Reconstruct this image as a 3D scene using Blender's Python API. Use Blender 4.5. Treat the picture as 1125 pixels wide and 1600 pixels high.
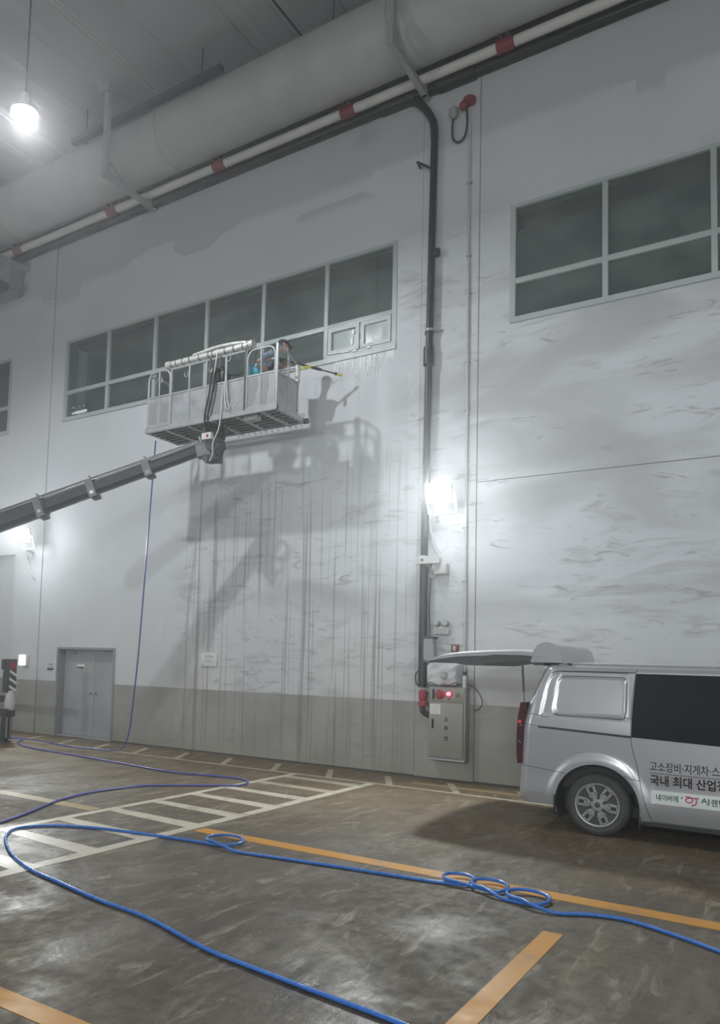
import bpy, bmesh, math, random
from mathutils import Vector, Matrix

for o in list(bpy.data.objects):
    bpy.data.objects.remove(o, do_unlink=True)
S = bpy.context.scene
COL = S.collection
random.seed(7)
PI = math.pi

# ------------------------------------------------------------------ camera
cam_d = bpy.data.cameras.new('camera')
cam = bpy.data.objects.new('camera', cam_d)
COL.objects.link(cam)
F_PX, CX, CY = 1215.379, 461.682, 948.423
yaw, pit, rol = [math.radians(a) for a in (-33.657334, 3.97409, 1.57539)]
fw = Vector((math.sin(yaw)*math.cos(pit), math.cos(yaw)*math.cos(pit), math.sin(pit)))
rt = Vector((math.cos(yaw), -math.sin(yaw), 0))
up = rt.cross(fw)
R_ = rt*math.cos(rol) + up*math.sin(rol)
U_ = -rt*math.sin(rol) + up*math.cos(rol)
m = Matrix((R_, U_, -fw)).transposed().to_4x4()
m.translation = Vector((0, 0, 1.9))
cam.matrix_world = m
cam_d.sensor_fit = 'HORIZONTAL'
cam_d.sensor_width = 36
cam_d.lens = F_PX/1125*36
cam_d.shift_x = (562.5-CX)/1125
cam_d.shift_y = (CY-800)/1125
cam_d.clip_end = 200
S.camera = cam

# ------------------------------------------------------------------ world, lights, exposure
w = bpy.data.worlds.new('world')
S.world = w
w.use_nodes = True
w.node_tree.nodes['Background'].inputs[0].default_value = (0.6, 0.65, 0.7, 1)
w.node_tree.nodes['Background'].inputs[1].default_value = 0.15
S.view_settings.view_transform = 'Standard'
S.view_settings.look = 'None'
S.view_settings.gamma = 1
S.view_settings.use_curve_mapping = False
S.view_settings.exposure = -0.08
S.cycles.adaptive_threshold = 0.02
S.cycles.max_bounces = 8

P_PEND = 880      # pendant high-bay lamp in view
P_BAY = 330       # the other high-bay lamps of the hall, one added for fill
P_FLOOD = 1050      # floodlights on the pillars
P_OPP = 1550        # fill floodlights added on the unseen opposite wall, behind the camera
LAMP = Vector((-9.57, 6.8, 9.80))
FLOODS = [Vector((-5.06, 11.72, 4.70)), Vector((-15.75, 11.74, 4.72))]

def point(name, loc, power, rad, color=(1, 1, 1), cone=None, aim=None, blend=0.6):
    d = bpy.data.lights.new(name, 'SPOT' if cone else 'POINT')
    if cone:
        d.spot_size = math.radians(cone); d.spot_blend = blend
    d.energy = power
    d.shadow_soft_size = rad
    d.color = color
    o = bpy.data.objects.new(name, d)
    COL.objects.link(o)
    o.location = loc
    if aim is not None: o.rotation_euler = Vector(aim).to_track_quat('-Z', 'Y').to_euler()
    return o

# ------------------------------------------------------------------ materials
def new_mat(name):
    mt = bpy.data.materials.new(name)
    mt.use_nodes = True
    nt = mt.node_tree
    b = nt.nodes['Principled BSDF']
    return mt, nt, b

class N:
    """tiny node helper"""
    def __init__(s, nt): s.nt = nt
    def node(s, t, **kw):
        n = s.nt.nodes.new(t)
        for k, v in kw.items(): setattr(n, k, v)
        return n
    def set(s, sock, v):
        if isinstance(v, bpy.types.NodeSocket): s.nt.links.new(v, sock)
        else: sock.default_value = v
    def math(s, op, a, b=0.0, c=0.0, clamp=False):
        n = s.node('ShaderNodeMath', operation=op, use_clamp=clamp)
        s.set(n.inputs[0], a); s.set(n.inputs[1], b); s.set(n.inputs[2], c)
        return n.outputs[0]
    def ramp(s, v, lo, hi, a=0.0, b=1.0):
        n = s.node('ShaderNodeMapRange', interpolation_type='SMOOTHSTEP')
        s.set(n.inputs[0], v); s.set(n.inputs[1], lo); s.set(n.inputs[2], hi)
        s.set(n.inputs[3], a); s.set(n.inputs[4], b)
        return n.outputs[0]
    def pos(s):
        g = s.node('ShaderNodeNewGeometry')
        x = s.node('ShaderNodeSeparateXYZ')
        s.nt.links.new(g.outputs['Position'], x.inputs[0])
        return g.outputs['Position'], x.outputs
    def scale(s, v, sc):
        n = s.node('ShaderNodeVectorMath', operation='MULTIPLY')
        s.set(n.inputs[0], v); n.inputs[1].default_value = sc
        return n.outputs[0]
    def noise(s, v, scale=1.0, detail=4.0, rough=0.55, dist=0.0, col=False):
        n = s.node('ShaderNodeTexNoise')
        s.set(n.inputs['Vector'], v)
        n.inputs['Scale'].default_value = scale
        n.inputs['Detail'].default_value = detail
        n.inputs['Roughness'].default_value = rough
        n.inputs['Distortion'].default_value = dist
        return n.outputs['Color' if col else 'Fac']
    def mix(s, f, a, b):
        n = s.node('ShaderNodeMix', data_type='RGBA')
        s.set(n.inputs[0], f)
        s.set(n.inputs[6], a if isinstance(a, bpy.types.NodeSocket) else (*a, 1))
        s.set(n.inputs[7], b if isinstance(b, bpy.types.NodeSocket) else (*b, 1))
        return n.outputs[2]
    def bump(s, h, strength=0.2, dist=0.02):
        n = s.node('ShaderNodeBump')
        n.inputs['Strength'].default_value = strength
        n.inputs['Distance'].default_value = dist
        s.set(n.inputs['Height'], h)
        return n.outputs[0]

def plain(name, col, rough=0.5, metal=0.0, var=0.06, scale=9.0, spec=0.5, bump=0.0, emit=None, es=1.0, coat=0.0, rv=0.06):
    mt, nt, b = new_mat(name)
    n = N(nt)
    p, _ = n.pos()
    f = n.noise(p, scale, 4)
    lo = tuple(max(0, c*(1-var*2)) for c in col)
    hi = tuple(min(1, c*(1+var*2)) for c in col)
    nt.links.new(n.mix(f, lo, hi), b.inputs['Base Color'])
    r = n.ramp(n.noise(p, scale*1.7, 3), 0.3, 0.7, max(0.02, rough-rv), min(1, rough+rv))
    nt.links.new(r, b.inputs['Roughness'])
    b.inputs['Metallic'].default_value = metal
    b.inputs['Specular IOR Level'].default_value = spec
    b.inputs['Coat Weight'].default_value = coat
    b.inputs['Coat Roughness'].default_value = 0.06
    if bump:
        nt.links.new(n.bump(n.noise(p, scale*6, 4), bump, 0.01), b.inputs['Normal'])
    if emit:
        b.inputs['Emission Color'].default_value = (*emit, 1)
        b.inputs['Emission Strength'].default_value = es
    return mt

def wall_mat():
    mt, nt, b = new_mat('painted_wall')
    n = N(nt)
    p, xyz = n.pos()
    x, y, z = xyz[0], xyz[1], xyz[2]
    white, cream = (0.575, 0.600, 0.635), (0.56, 0.560, 0.550)
    base = n.mix(n.ramp(z, 3.4, 0.8), white, cream)
    base = n.mix(n.ramp(n.noise(n.scale(p, (0.35, 0.35, 0.35)), 1.0, 4), 0.35, 0.7), base, (0.525, 0.545, 0.575))
    # where the wall has not been washed yet: right bay, the pillar, lower part of the middle bay
    nz = n.noise(n.scale(p, (0.5, 0.5, 0.7)), 1.0, 3)
    wob = n.math('MULTIPLY', n.math('SUBTRACT', nz, 0.5), 1.6)
    right = n.ramp(n.math('ADD', x, n.math('MULTIPLY', wob, 0.35)), -6.45, -5.9)
    mid = n.math('MULTIPLY', n.ramp(x, -11.55, -10.9), n.ramp(n.math('ADD', z, wob), 6.2, 5.3))
    dirt = n.math('MAXIMUM', right, n.math('MULTIPLY', mid, 1.0))
    below = n.ramp(n.math('ADD', z, wob), 10.2, 9.0)
    dirt = n.math('MULTIPLY', dirt, below)
    # wispy horizontal smears
    q = n.scale(p, (0.55, 1, 1.9))
    s1 = n.noise(q, 1.15, 6, 0.62, 0.9)
    q2 = n.scale(p, (1.5, 1, 6.5))
    s2 = n.noise(q2, 1.0, 5, 0.6, 1.2)
    s3 = n.noise(n.scale(p, (0.25, 1, 0.8)), 1.0, 4, 0.5, 0.5)
    sm = n.ramp(s1, 0.50, 0.70, 0, 0.50)
    sm2 = n.ramp(s2, 0.54, 0.70, 0, 0.72)
    sm2 = n.math('MULTIPLY', sm2, n.ramp(s1, 0.36, 0.56))
    sm3 = n.ramp(s3, 0.48, 0.66, 0, 0.48)
    smear = n.math('MAXIMUM', n.math('MAXIMUM', sm, sm2), sm3)
    smear = n.math('MULTIPLY', smear, dirt)
    base = n.mix(smear, base, (0.25, 0.25, 0.25))
    # vertical drip runs in the middle bay
    d1 = n.noise(n.scale(p, (9.0, 1, 0.10)), 1.0, 3, 0.6)
    d2 = n.noise(n.scale(p, (23.0, 1, 0.22)), 1.0, 2, 0.5)
    dr = n.math('MAXIMUM', n.ramp(d1, 0.615, 0.655, 0, 0.55), n.ramp(d2, 0.60, 0.66, 0, 0.42))
    dmask = n.math('MULTIPLY', n.ramp(x, -11.4, -10.6), n.ramp(x, -5.5, -6.3))
    dmask = n.math('MULTIPLY', dmask, n.ramp(n.math('ADD', z, wob), 6.1, 4.9))
    dr = n.math('MULTIPLY', dr, dmask)
    base = n.mix(dr, base, (0.16, 0.16, 0.15))
    # unwashed grey strip under the pipes with stepped edge
    vor = n.node('ShaderNodeTexVoronoi', distance='CHEBYCHEV')
    n.set(vor.inputs['Vector'], n.scale(p, (0.55, 1, 1.0)))
    vor.inputs['Scale'].default_value = 1.0
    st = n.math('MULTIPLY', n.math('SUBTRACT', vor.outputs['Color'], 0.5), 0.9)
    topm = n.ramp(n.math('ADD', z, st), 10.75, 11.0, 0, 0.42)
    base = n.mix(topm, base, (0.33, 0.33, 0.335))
    # grey painted skirting band
    grey = n.mix(n.ramp(n.noise(p, 0.9, 5), 0.35, 0.7), (0.33, 0.325, 0.31), (0.26, 0.255, 0.24))
    grey = n.mix(n.math('MULTIPLY', dr, 0.75), grey, (0.10, 0.10, 0.09))
    grey = n.mix(n.ramp(s2, 0.58, 0.72, 0, 0.45), grey, (0.17, 0.165, 0.15))
    grey = n.mix(n.ramp(z, 0.45, 0.0, 0, 0.35), grey, (0.30, 0.27, 0.20))
    band = n.ramp(z, 1.277, 1.265)
    colr = n.mix(band, base, grey)
    nt.links.new(colr, b.inputs['Base Color'])
    r = n.ramp(n.noise(n.scale(p, (6, 1, 0.6)), 1.0, 4), 0.3, 0.7, 0.48, 0.75)
    nt.links.new(r, b.inputs['Roughness'])
    b.inputs['Specular IOR Level'].default_value = 0.3
    h = n.noise(n.scale(p, (1.2, 1, 1.6)), 1.6, 5)
    nt.links.new(n.bump(h, 0.25, 0.02), b.inputs['Normal'])
    return mt

def floor_mat():
    mt, nt, b = new_mat('wet_concrete')
    n = N(nt)
    p, xyz = n.pos()
    y = xyz[1]
    big = n.noise(p, 0.35, 5, 0.6, 0.6)
    med = n.noise(n.scale(p, (1.4, 0.7, 1)), 1.1, 6, 0.65, 1.3)
    fine = n.noise(p, 9.0, 6, 0.7)
    rotp = n.node('ShaderNodeMapping'); n.set(rotp.inputs[0], p)
    rotp.inputs[2].default_value = (0, 0, 0.9); rotp.inputs[3].default_value = (3.6, 0.9, 1)
    sc = n.noise(rotp.outputs[0], 1.6, 8, 0.76, 0.8)
    rot2 = n.node('ShaderNodeMapping'); n.set(rot2.inputs[0], p)
    rot2.inputs[2].default_value = (0, 0, -0.5); rot2.inputs[3].default_value = (2.2, 0.6, 1)
    sc2 = n.noise(rot2.outputs[0], 1.4, 7, 0.75, 0.9)
    c = n.mix(n.ramp(big, 0.35, 0.65), (0.066, 0.052, 0.035), (0.118, 0.096, 0.068))
    c = n.mix(n.ramp(y, 6.5, 10.0, 0, 0.65), c, (0.148, 0.103, 0.052))
    c = n.mix(n.ramp(med, 0.52, 0.66, 0, 0.6), c, (0.175, 0.152, 0.112))
    c = n.mix(n.ramp(med, 0.46, 0.32, 0, 0.6), c, (0.038, 0.033, 0.027))
    c = n.mix(n.ramp(sc, 0.53, 0.66, 0, 0.75), c, (0.25, 0.22, 0.165))
    c = n.mix(n.ramp(sc2, 0.55, 0.68, 0, 0.6), c, (0.19, 0.165, 0.118))
    c = n.mix(n.ramp(sc2, 0.42, 0.32, 0, 0.5), c, (0.040, 0.035, 0.029))
    c = n.mix(n.ramp(fine, 0.40, 0.75, 0, 0.35), c, (0.045, 0.040, 0.034))
    nt.links.new(c, b.inputs['Base Color'])
    wet = n.noise(p, 0.55, 5, 0.6, 0.8)
    r = n.ramp(wet, 0.34, 0.60, 0.26, 0.68)
    r2 = n.math('ADD', r, n.ramp(fine, 0.35, 0.7, -0.04, 0.12))
    nt.links.new(r2, b.inputs['Roughness'])
    b.inputs['Specular IOR Level'].default_value = 0.28
    h = n.math('ADD', n.math('MULTIPLY', med, 0.6), n.math('MULTIPLY', fine, 0.25))
    nt.links.new(n.bump(n.math('ADD', h, n.math('MULTIPLY', sc, 0.5)), 0.45, 0.025), b.inputs['Normal'])
    return mt

def paint_mat(name, col, worn):
    mt, nt, b = new_mat(name)
    n = N(nt)
    p, _ = n.pos()
    f = n.noise(p, 3.0, 6, 0.7, 0.8)
    f2 = n.noise(n.scale(p, (6, 3, 1)), 3.0, 5, 0.7)
    c = n.mix(n.ramp(f, 0.48, 0.72, 0, worn), col, (0.20, 0.175, 0.14))
    c = n.mix(n.ramp(f2, 0.60, 0.72, 0, worn*0.8), c, (0.14, 0.125, 0.105))
    nt.links.new(c, b.inputs['Base Color'])
    nt.links.new(n.ramp(n.noise(p, 0.55, 5, 0.6, 0.8), 0.38, 0.62, 0.35, 0.6), b.inputs['Roughness'])
    b.inputs['Specular IOR Level'].default_value = 0.3
    return mt

def glass_mat(name, tint, gloss=0.12):
    mt, nt, b = new_mat(name)
    nt.nodes.remove(b)
    n = N(nt)
    out = nt.nodes['Material Output']
    t = n.node('ShaderNodeBsdfTransparent'); t.inputs[0].default_value = (*tint, 1)
    g = n.node('ShaderNodeBsdfGlossy'); g.inputs['Roughness'].default_value = 0.04
    p, _ = n.pos()
    nt.links.new(n.bump(n.noise(n.scale(p, (1.2, 1, 0.8)), 1.0, 2), 0.04, 0.03), g.inputs['Normal'])
    lw = n.node('ShaderNodeLayerWeight'); lw.inputs[0].default_value = 0.35
    fac = n.math('ADD', n.math('MULTIPLY', lw.outputs['Facing'], 0.18), gloss*0.6)
    # dried water and dust film
    dfilm = n.node('ShaderNodeBsdfDiffuse'); dfilm.inputs[0].default_value = (0.55, 0.6, 0.58, 1)
    mx0 = n.node('ShaderNodeMixShader')
    n.set(mx0.inputs[0], n.ramp(n.noise(n.scale(p, (1, 1, 1.5)), 1.2, 5), 0.35, 0.75, 0.05, 0.14))
    nt.links.new(t.outputs[0], mx0.inputs[1]); nt.links.new(dfilm.outputs[0], mx0.inputs[2])
    mx = n.node('ShaderNodeMixShader')
    n.set(mx.inputs[0], fac)
    nt.links.new(mx0.outputs[0], mx.inputs[1]); nt.links.new(g.outputs[0], mx.inputs[2])
    nt.links.new(mx.outputs[0], out.inputs[0])
    return mt

def emis(name, col, s):
    mt, nt, b = new_mat(name)
    b.inputs['Base Color'].default_value = (0.9, 0.9, 0.9, 1)
    b.inputs['Emission Color'].default_value = (*col, 1)
    b.inputs['Emission Strength'].default_value = s
    return mt

M = dict(
    wall=wall_mat(), floor=floor_mat(),
    yellow=paint_mat('yellow_road_paint', (0.47, 0.215, 0.022), 0.6),
    oldyellow=paint_mat('worn_yellow_paint', (0.27, 0.19, 0.085), 1.0),
    whitep=paint_mat('white_road_paint', (0.44, 0.40, 0.32), 0.9),
    oldwhite=paint_mat('worn_white_paint', (0.33, 0.29, 0.21), 1.0),
    ceil=plain('ceiling_paint', (0.42, 0.43, 0.45), 0.7, var=0.08, scale=0.8),
    duct=plain('duct_wrap', (0.40, 0.41, 0.40), 0.5, var=0.10, scale=1.3, bump=0.05),
    joint=plain('joint_sealant', (0.17, 0.17, 0.165), 0.8),
    kerb=plain('dark_gap', (0.05, 0.045, 0.04), 0.9),
    frame=plain('window_aluminium', (0.40, 0.44, 0.44), 0.4, var=0.05, scale=2),
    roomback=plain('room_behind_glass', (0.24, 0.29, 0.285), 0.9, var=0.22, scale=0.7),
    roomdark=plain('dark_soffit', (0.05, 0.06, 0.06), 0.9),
    glass=glass_mat('window_glass', (0.62, 0.70, 0.68)),
    frost=plain('frosted_pane', (0.42, 0.47, 0.47), 0.18, var=0.2, scale=2.5),
    steelgrey=plain('painted_steel', (0.30, 0.31, 0.32), 0.45, var=0.10, scale=2.0),
    doorgrey=plain('door_paint', (0.33, 0.345, 0.36), 0.4, var=0.10, scale=1.4),
    doorframe=plain('door_frame_paint', (0.24, 0.25, 0.26), 0.45),
    dark=plain('dark_steel', (0.055, 0.058, 0.065), 0.5, var=0.15),
    black=plain('black_plastic', (0.018, 0.019, 0.021), 0.45),
    blackpipe=plain('black_pipe', (0.012, 0.014, 0.016), 0.4, var=0.2, scale=2),
    rubber=plain('tyre_rubber', (0.055, 0.055, 0.055), 0.75, var=0.2, scale=7, bump=0.1),
    whitepipe=plain('white_pipe', (0.55, 0.55, 0.53), 0.45, var=0.08, scale=2),
    red=plain('red_coupling', (0.19, 0.030, 0.042), 0.5),
    redp=plain('red_plastic', (0.30, 0.030, 0.05), 0.4),
    redlamp=emis('red_lamp', (1, 0.04, 0.08), 6),
    bracket=plain('bracket_paint', (0.34, 0.345, 0.345), 0.5, var=0.1),
    conduit=plain('grey_conduit', (0.47, 0.475, 0.47), 0.45),
    cabinet=plain('cabinet_stainless', (0.27, 0.26, 0.24), 0.42, metal=0.2, var=0.07, scale=1.5),
    paper=plain('paper', (0.70, 0.69, 0.66), 0.7),
    ink=plain('dark_ink', (0.02, 0.021, 0.023), 0.7, spec=0.2),
    vinyl=plain('plastic_wrap', (0.55, 0.57, 0.59), 0.30, var=0.06, scale=5, bump=0.10),
    offwhite=plain('off_white_plastic', (0.62, 0.62, 0.60), 0.4),
    galv=plain('galvanised_steel', (0.35, 0.36, 0.37), 0.42, metal=0.3, var=0.12, scale=6),
    panel=plain('platform_sheet', (0.31, 0.325, 0.345), 0.4, metal=0.1, var=0.26, scale=3.4),
    film=plain('worn_film', (0.225, 0.235, 0.25), 0.45, var=0.1, scale=4),
    grating=plain('platform_floor_steel', (0.16, 0.165, 0.17), 0.5, metal=0.2, var=0.15),
    wrap=plain('foil_wrap', (0.62, 0.63, 0.62), 0.3, metal=0.3, var=0.2, scale=14, bump=0.3),
    boom=plain('boom_paint', (0.042, 0.045, 0.050), 0.4, var=0.2, scale=3, bump=0.05),
    boomcollar=plain('boom_collar_steel', (0.16, 0.165, 0.165), 0.5, var=0.3, scale=6),
    chrome=plain('bright_rod', (0.72, 0.74, 0.74), 0.2, metal=0.7),
    van=plain('silver_paint', (0.43, 0.435, 0.465), 0.28, metal=0.48, var=0.0, scale=3, coat=0.35, rv=0.0),
    vanglass=plain('privacy_glass', (0.012, 0.013, 0.016), 0.03, var=0.0, spec=0.12, rv=0.0),
    vandark=plain('van_interior', (0.03, 0.03, 0.032), 0.8),
    trimdark=plain('dark_trim', (0.05, 0.053, 0.057), 0.5),
    alloy=plain('alloy_wheel', (0.33, 0.335, 0.34), 0.38, metal=0.3, var=0.03),
    tail=plain('tail_lens', (0.055, 0.006, 0.012), 0.1, var=0.2),
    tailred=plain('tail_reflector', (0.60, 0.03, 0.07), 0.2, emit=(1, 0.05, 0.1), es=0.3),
    sticker=plain('sticker_white', (0.62, 0.68, 0.66), 0.35, var=0.01),
    pink=plain('sticker_pink', (0.50, 0.03, 0.13), 0.4),
    hose=plain('blue_hose', (0.035, 0.15, 0.50), 0.28, var=0.08),
    hosedark=plain('dark_blue_hose', (0.07, 0.085, 0.30), 0.35, var=0.08),
    skin=plain('skin', (0.50, 0.30, 0.22), 0.5, var=0.05),
    shirt=plain('blue_shirt', (0.17, 0.23, 0.32), 0.85, var=0.12, scale=12, bump=0.2),
    vest=plain('dark_vest', (0.030, 0.035, 0.048), 0.8, var=0.15, bump=0.2),
    trousers=plain('dark_trousers', (0.05, 0.055, 0.07), 0.85, bump=0.2),
    cap=plain('black_cap', (0.012, 0.012, 0.014), 0.8),
    hair=plain('black_hair', (0.012, 0.010, 0.009), 0.6),
    mask=plain('light_face_mask', (0.62, 0.50, 0.47), 0.75),
    glove=plain('white_glove', (0.60, 0.60, 0.57), 0.8),
    teal=plain('turquoise_cloth', (0.06, 0.40, 0.52), 0.7, var=0.15, bump=0.2),
    yel=plain('yellow_plastic', (0.62, 0.62, 0.10), 0.4),
    lens=emis('lit_lens', (1.0, 1.0, 1.0), 40),
    lensdim=emis('lit_lamp_box', (0.95, 1.0, 1.0), 1.6),
    orange=plain('rust_orange', (0.30, 0.16, 0.07), 0.7),
)

# ------------------------------------------------------------------ mesh builder
def org(parent):
    v = Vector((0, 0, 0))
    while parent is not None:
        v += parent.location
        parent = parent.parent
    return v

class MB:
    def __init__(s): s.v = []; s.f = []
    def add(s, vs, fs):
        k = len(s.v)
        s.v += [Vector(a) for a in vs]
        s.f += [tuple(i+k for i in f) for f in fs]
        return s
    def box(s, x0, x1, y0, y1, z0, z1, bev=0.0):
        if x1 < x0: x0, x1 = x1, x0
        if y1 < y0: y0, y1 = y1, y0
        if z1 < z0: z0, z1 = z1, z0
        if bev > 0:
            bm = bmesh.new()
            bmesh.ops.create_cube(bm, size=1)
            for vv in bm.verts:
                vv.co = Vector(((x0+x1)/2+vv.co.x*(x1-x0), (y0+y1)/2+vv.co.y*(y1-y0), (z0+z1)/2+vv.co.z*(z1-z0)))
            bmesh.ops.bevel(bm, geom=bm.edges[:], offset=bev, segments=2, affect='EDGES', profile=0.6)
            return s.bm(bm)
        vs = [(x, y, z) for x in (x0, x1) for y in (y0, y1) for z in (z0, z1)]
        return s.add(vs, [(0, 1, 3, 2), (4, 6, 7, 5), (0, 4, 5, 1), (2, 3, 7, 6), (0, 2, 6, 4), (1, 5, 7, 3)])
    def bm(s, bm):
        bm.verts.index_update()
        s.add([v.co.copy() for v in bm.verts], [[v.index for v in f.verts] for f in bm.faces])
        bm.free()
        return s
    def bar(s, a, b, wd, ht=None, upv=(0, 0, 1)):
        """box-section bar from a to b"""
        a, b = Vector(a), Vector(b)
        ht = wd if ht is None else ht
        d = (b-a).normalized()
        u = Vector(upv)
        if abs(d.dot(u)) > 0.98: u = Vector((0, 1, 0))
        sd = d.cross(u).normalized()*wd/2
        u2 = sd.cross(d).normalized()*ht/2
        vs = [p+i*sd+j*u2 for p in (a, b) for (i, j) in ((-1, -1), (1, -1), (1, 1), (-1, 1))]
        return s.add(vs, [(3, 2, 1, 0), (4, 5, 6, 7), (0, 1, 5, 4), (1, 2, 6, 5), (2, 3, 7, 6), (3, 0, 4, 7)])
    def tube(s, pts, r, n=10, caps=True):
        pts = [Vector(p) for p in pts]
        rs = r if isinstance(r, (list, tuple)) else [r]*len(pts)
        tang = []
        for i in range(len(pts)):
            a = pts[max(0, i-1)]; b = pts[min(len(pts)-1, i+1)]
            tang.append((b-a).normalized())
        u = Vector((0, 0, 1))
        if abs(tang[0].dot(u)) > 0.9: u = Vector((1, 0, 0))
        u = (u - tang[0]*u.dot(tang[0])).normalized()
        vs, fs = [], []
        for i, p in enumerate(pts):
            u = (u - tang[i]*u.dot(tang[i])).normalized()
            w_ = tang[i].cross(u)
            for k in range(n):
                a = 2*PI*k/n
                vs.append(p + (u*math.cos(a)+w_*math.sin(a))*rs[i])
        for i in range(len(pts)-1):
            for k in range(n):
                a = i*n+k; b = i*n+(k+1) % n
                fs.append((a, b, b+n, a+n))
        if caps:
            fs.append(tuple(reversed(range(n))))
            fs.append(tuple(range((len(pts)-1)*n, len(pts)*n)))
        return s.add(vs, fs)
    def cyl(s, a, b, r, n=20, r2=None):
        return s.tube([a, b], [r, r if r2 is None else r2], n)
    def lathe(s, prof, c, axis='z', n=32, caps=True):
        """prof: list of (radius, height along axis)"""
        c = Vector(c)
        vs, fs = [], []
        for (r, h) in prof:
            for k in range(n):
                a = 2*PI*k/n
                q = (r*math.cos(a), r*math.sin(a))
                if axis == 'z': v = Vector((q[0], q[1], h))
                elif axis == 'y': v = Vector((q[0], h, q[1]))
                else: v = Vector((h, q[0], q[1]))
                vs.append(c+v)
        for i in range(len(prof)-1):
            for k in range(n):
                a = i*n+k; b = i*n+(k+1) % n
                fs.append((a, b, b+n, a+n))
        if caps: fs.append(tuple(range(n))); fs.append(tuple(range((len(prof)-1)*n, len(prof)*n)))
        return s.add(vs, fs)
    def prism(s, poly, a, b, axis='y'):
        """polygon in the two other axes, extruded along axis from a to b"""
        n = len(poly)
        vs = []
        for h in (a, b):
            for (p, q) in poly:
                vs.append({'y': (p, h, q), 'x': (h, p, q), 'z': (p, q, h)}[axis])
        fs = [tuple(range(n)), tuple(reversed(range(n, 2*n)))]
        for i in range(n):
            j = (i+1) % n
            fs.append((i, i+n, j+n, j))
        return s.add(vs, fs)
    def ball(s, c, r, seg=14, rings=9, sc=(1, 1, 1)):
        bm = bmesh.new()
        bmesh.ops.create_uvsphere(bm, u_segments=seg, v_segments=rings, radius=r)
        for v in bm.verts:
            v.co = Vector((v.co.x*sc[0], v.co.y*sc[1], v.co.z*sc[2]))+Vector(c)
        return s.bm(bm)
    def xf(s, mat):
        s.v = [mat @ v for v in s.v]
        return s
    def build(s, name, mat, parent=None, smooth=30, kind=None, loc=None):
        base = org(parent)
        if loc is not None: base = base + (Vector(loc)-org(parent))
        me = bpy.data.meshes.new(name)
        me.from_pydata([tuple(v-base) for v in s.v], [], s.f)
        bm = bmesh.new(); bm.from_mesh(me)
        bmesh.ops.recalc_face_normals(bm, faces=bm.faces[:])
        bm.to_mesh(me); bm.free()
        if smooth:
            for p in me.polygons: p.use_smooth = True
            me.set_sharp_from_angle(angle=math.radians(smooth))
        me.materials.append(mat if not isinstance(mat, str) else M[mat])
        o = bpy.data.objects.new(name, me)
        COL.objects.link(o)
        if parent is not None: o.parent = parent
        o.location = (0, 0, 0) if loc is None else Vector(loc)-org(parent)
        if kind: o['kind'] = kind
        return o

def thing(name, label, cat, loc, group=None):
    o = bpy.data.objects.new(name, None)
    COL.objects.link(o)
    o.location = loc
    o.empty_display_size = 0.2
    o['label'] = label; o['category'] = cat
    if group: o['group'] = group
    return o
def tag(o, label, cat, group=None):
    o['label'] = label; o['category'] = cat
    if group: o['group'] = group
    return o
def struct(name, loc=(0, 0, 0)):
    o = bpy.data.objects.new(name, None)
    COL.objects.link(o); o.location = loc; o['kind'] = 'structure'
    return o
def dup(src, parent, off):
    o = src.copy(); COL.objects.link(o)
    o.parent = parent
    o.location = Vector(src.location)+Vector(off)
    return o

def spline(pts, n=8, closed=False):
    """Catmull-Rom"""
    P = [Vector(p) for p in pts]
    out = []
    for i in range(len(P)-1):
        p0 = P[max(0, i-1)]; p1 = P[i]; p2 = P[i+1]; p3 = P[min(len(P)-1, i+2)]
        for k in range(n):
            t = k/n
            out.append(0.5*((2*p1)+(p2-p0)*t+(2*p0-5*p1+4*p2-p3)*t*t+(3*p1-p0-3*p2+p3)*t**3))
    out.append(P[-1])
    return out

def text_mesh(txt, x0, x1, z0, z1, y, mat, name, parent, offset=0.0, depth=0.001, yfun=None):
    """flat lettering facing -y, fitted into x0..x1, z0..z1"""
    cu = bpy.data.curves.new('lettering', 'FONT')
    cu.body = txt
    cu.size = 1; cu.offset = offset
    cu.resolution_u = 3
    tmp = bpy.data.objects.new('lettering_tmp', cu)
    COL.objects.link(tmp)
    dg = bpy.context.evaluated_depsgraph_get()
    dg.update()
    me = bpy.data.meshes.new_from_object(tmp.evaluated_get(dg))
    bpy.data.objects.remove(tmp, do_unlink=True)
    if len(me.vertices) == 0: return None
    xs = [v.co.x for v in me.vertices]; ys = [v.co.y for v in me.vertices]
    ax, bx, ay, by = min(xs), max(xs), min(ys), max(ys)
    base = org(parent)
    for v in me.vertices:
        X = x0+(v.co.x-ax)/(bx-ax)*(x1-x0)
        Z = z0+(v.co.y-ay)/(by-ay)*(z1-z0)
        Y = y if yfun is None else yfun(X, Z)
        v.co = Vector((X, Y-depth, Z))-base
    me.materials.clear(); me.materials.append(M[mat])
    o = bpy.data.objects.new(name, me)
    COL.objects.link(o); o.parent = parent
    return o

# ================================================================== SETTING
WY = 12.306          # wall face
CEIL = 14.0
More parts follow.
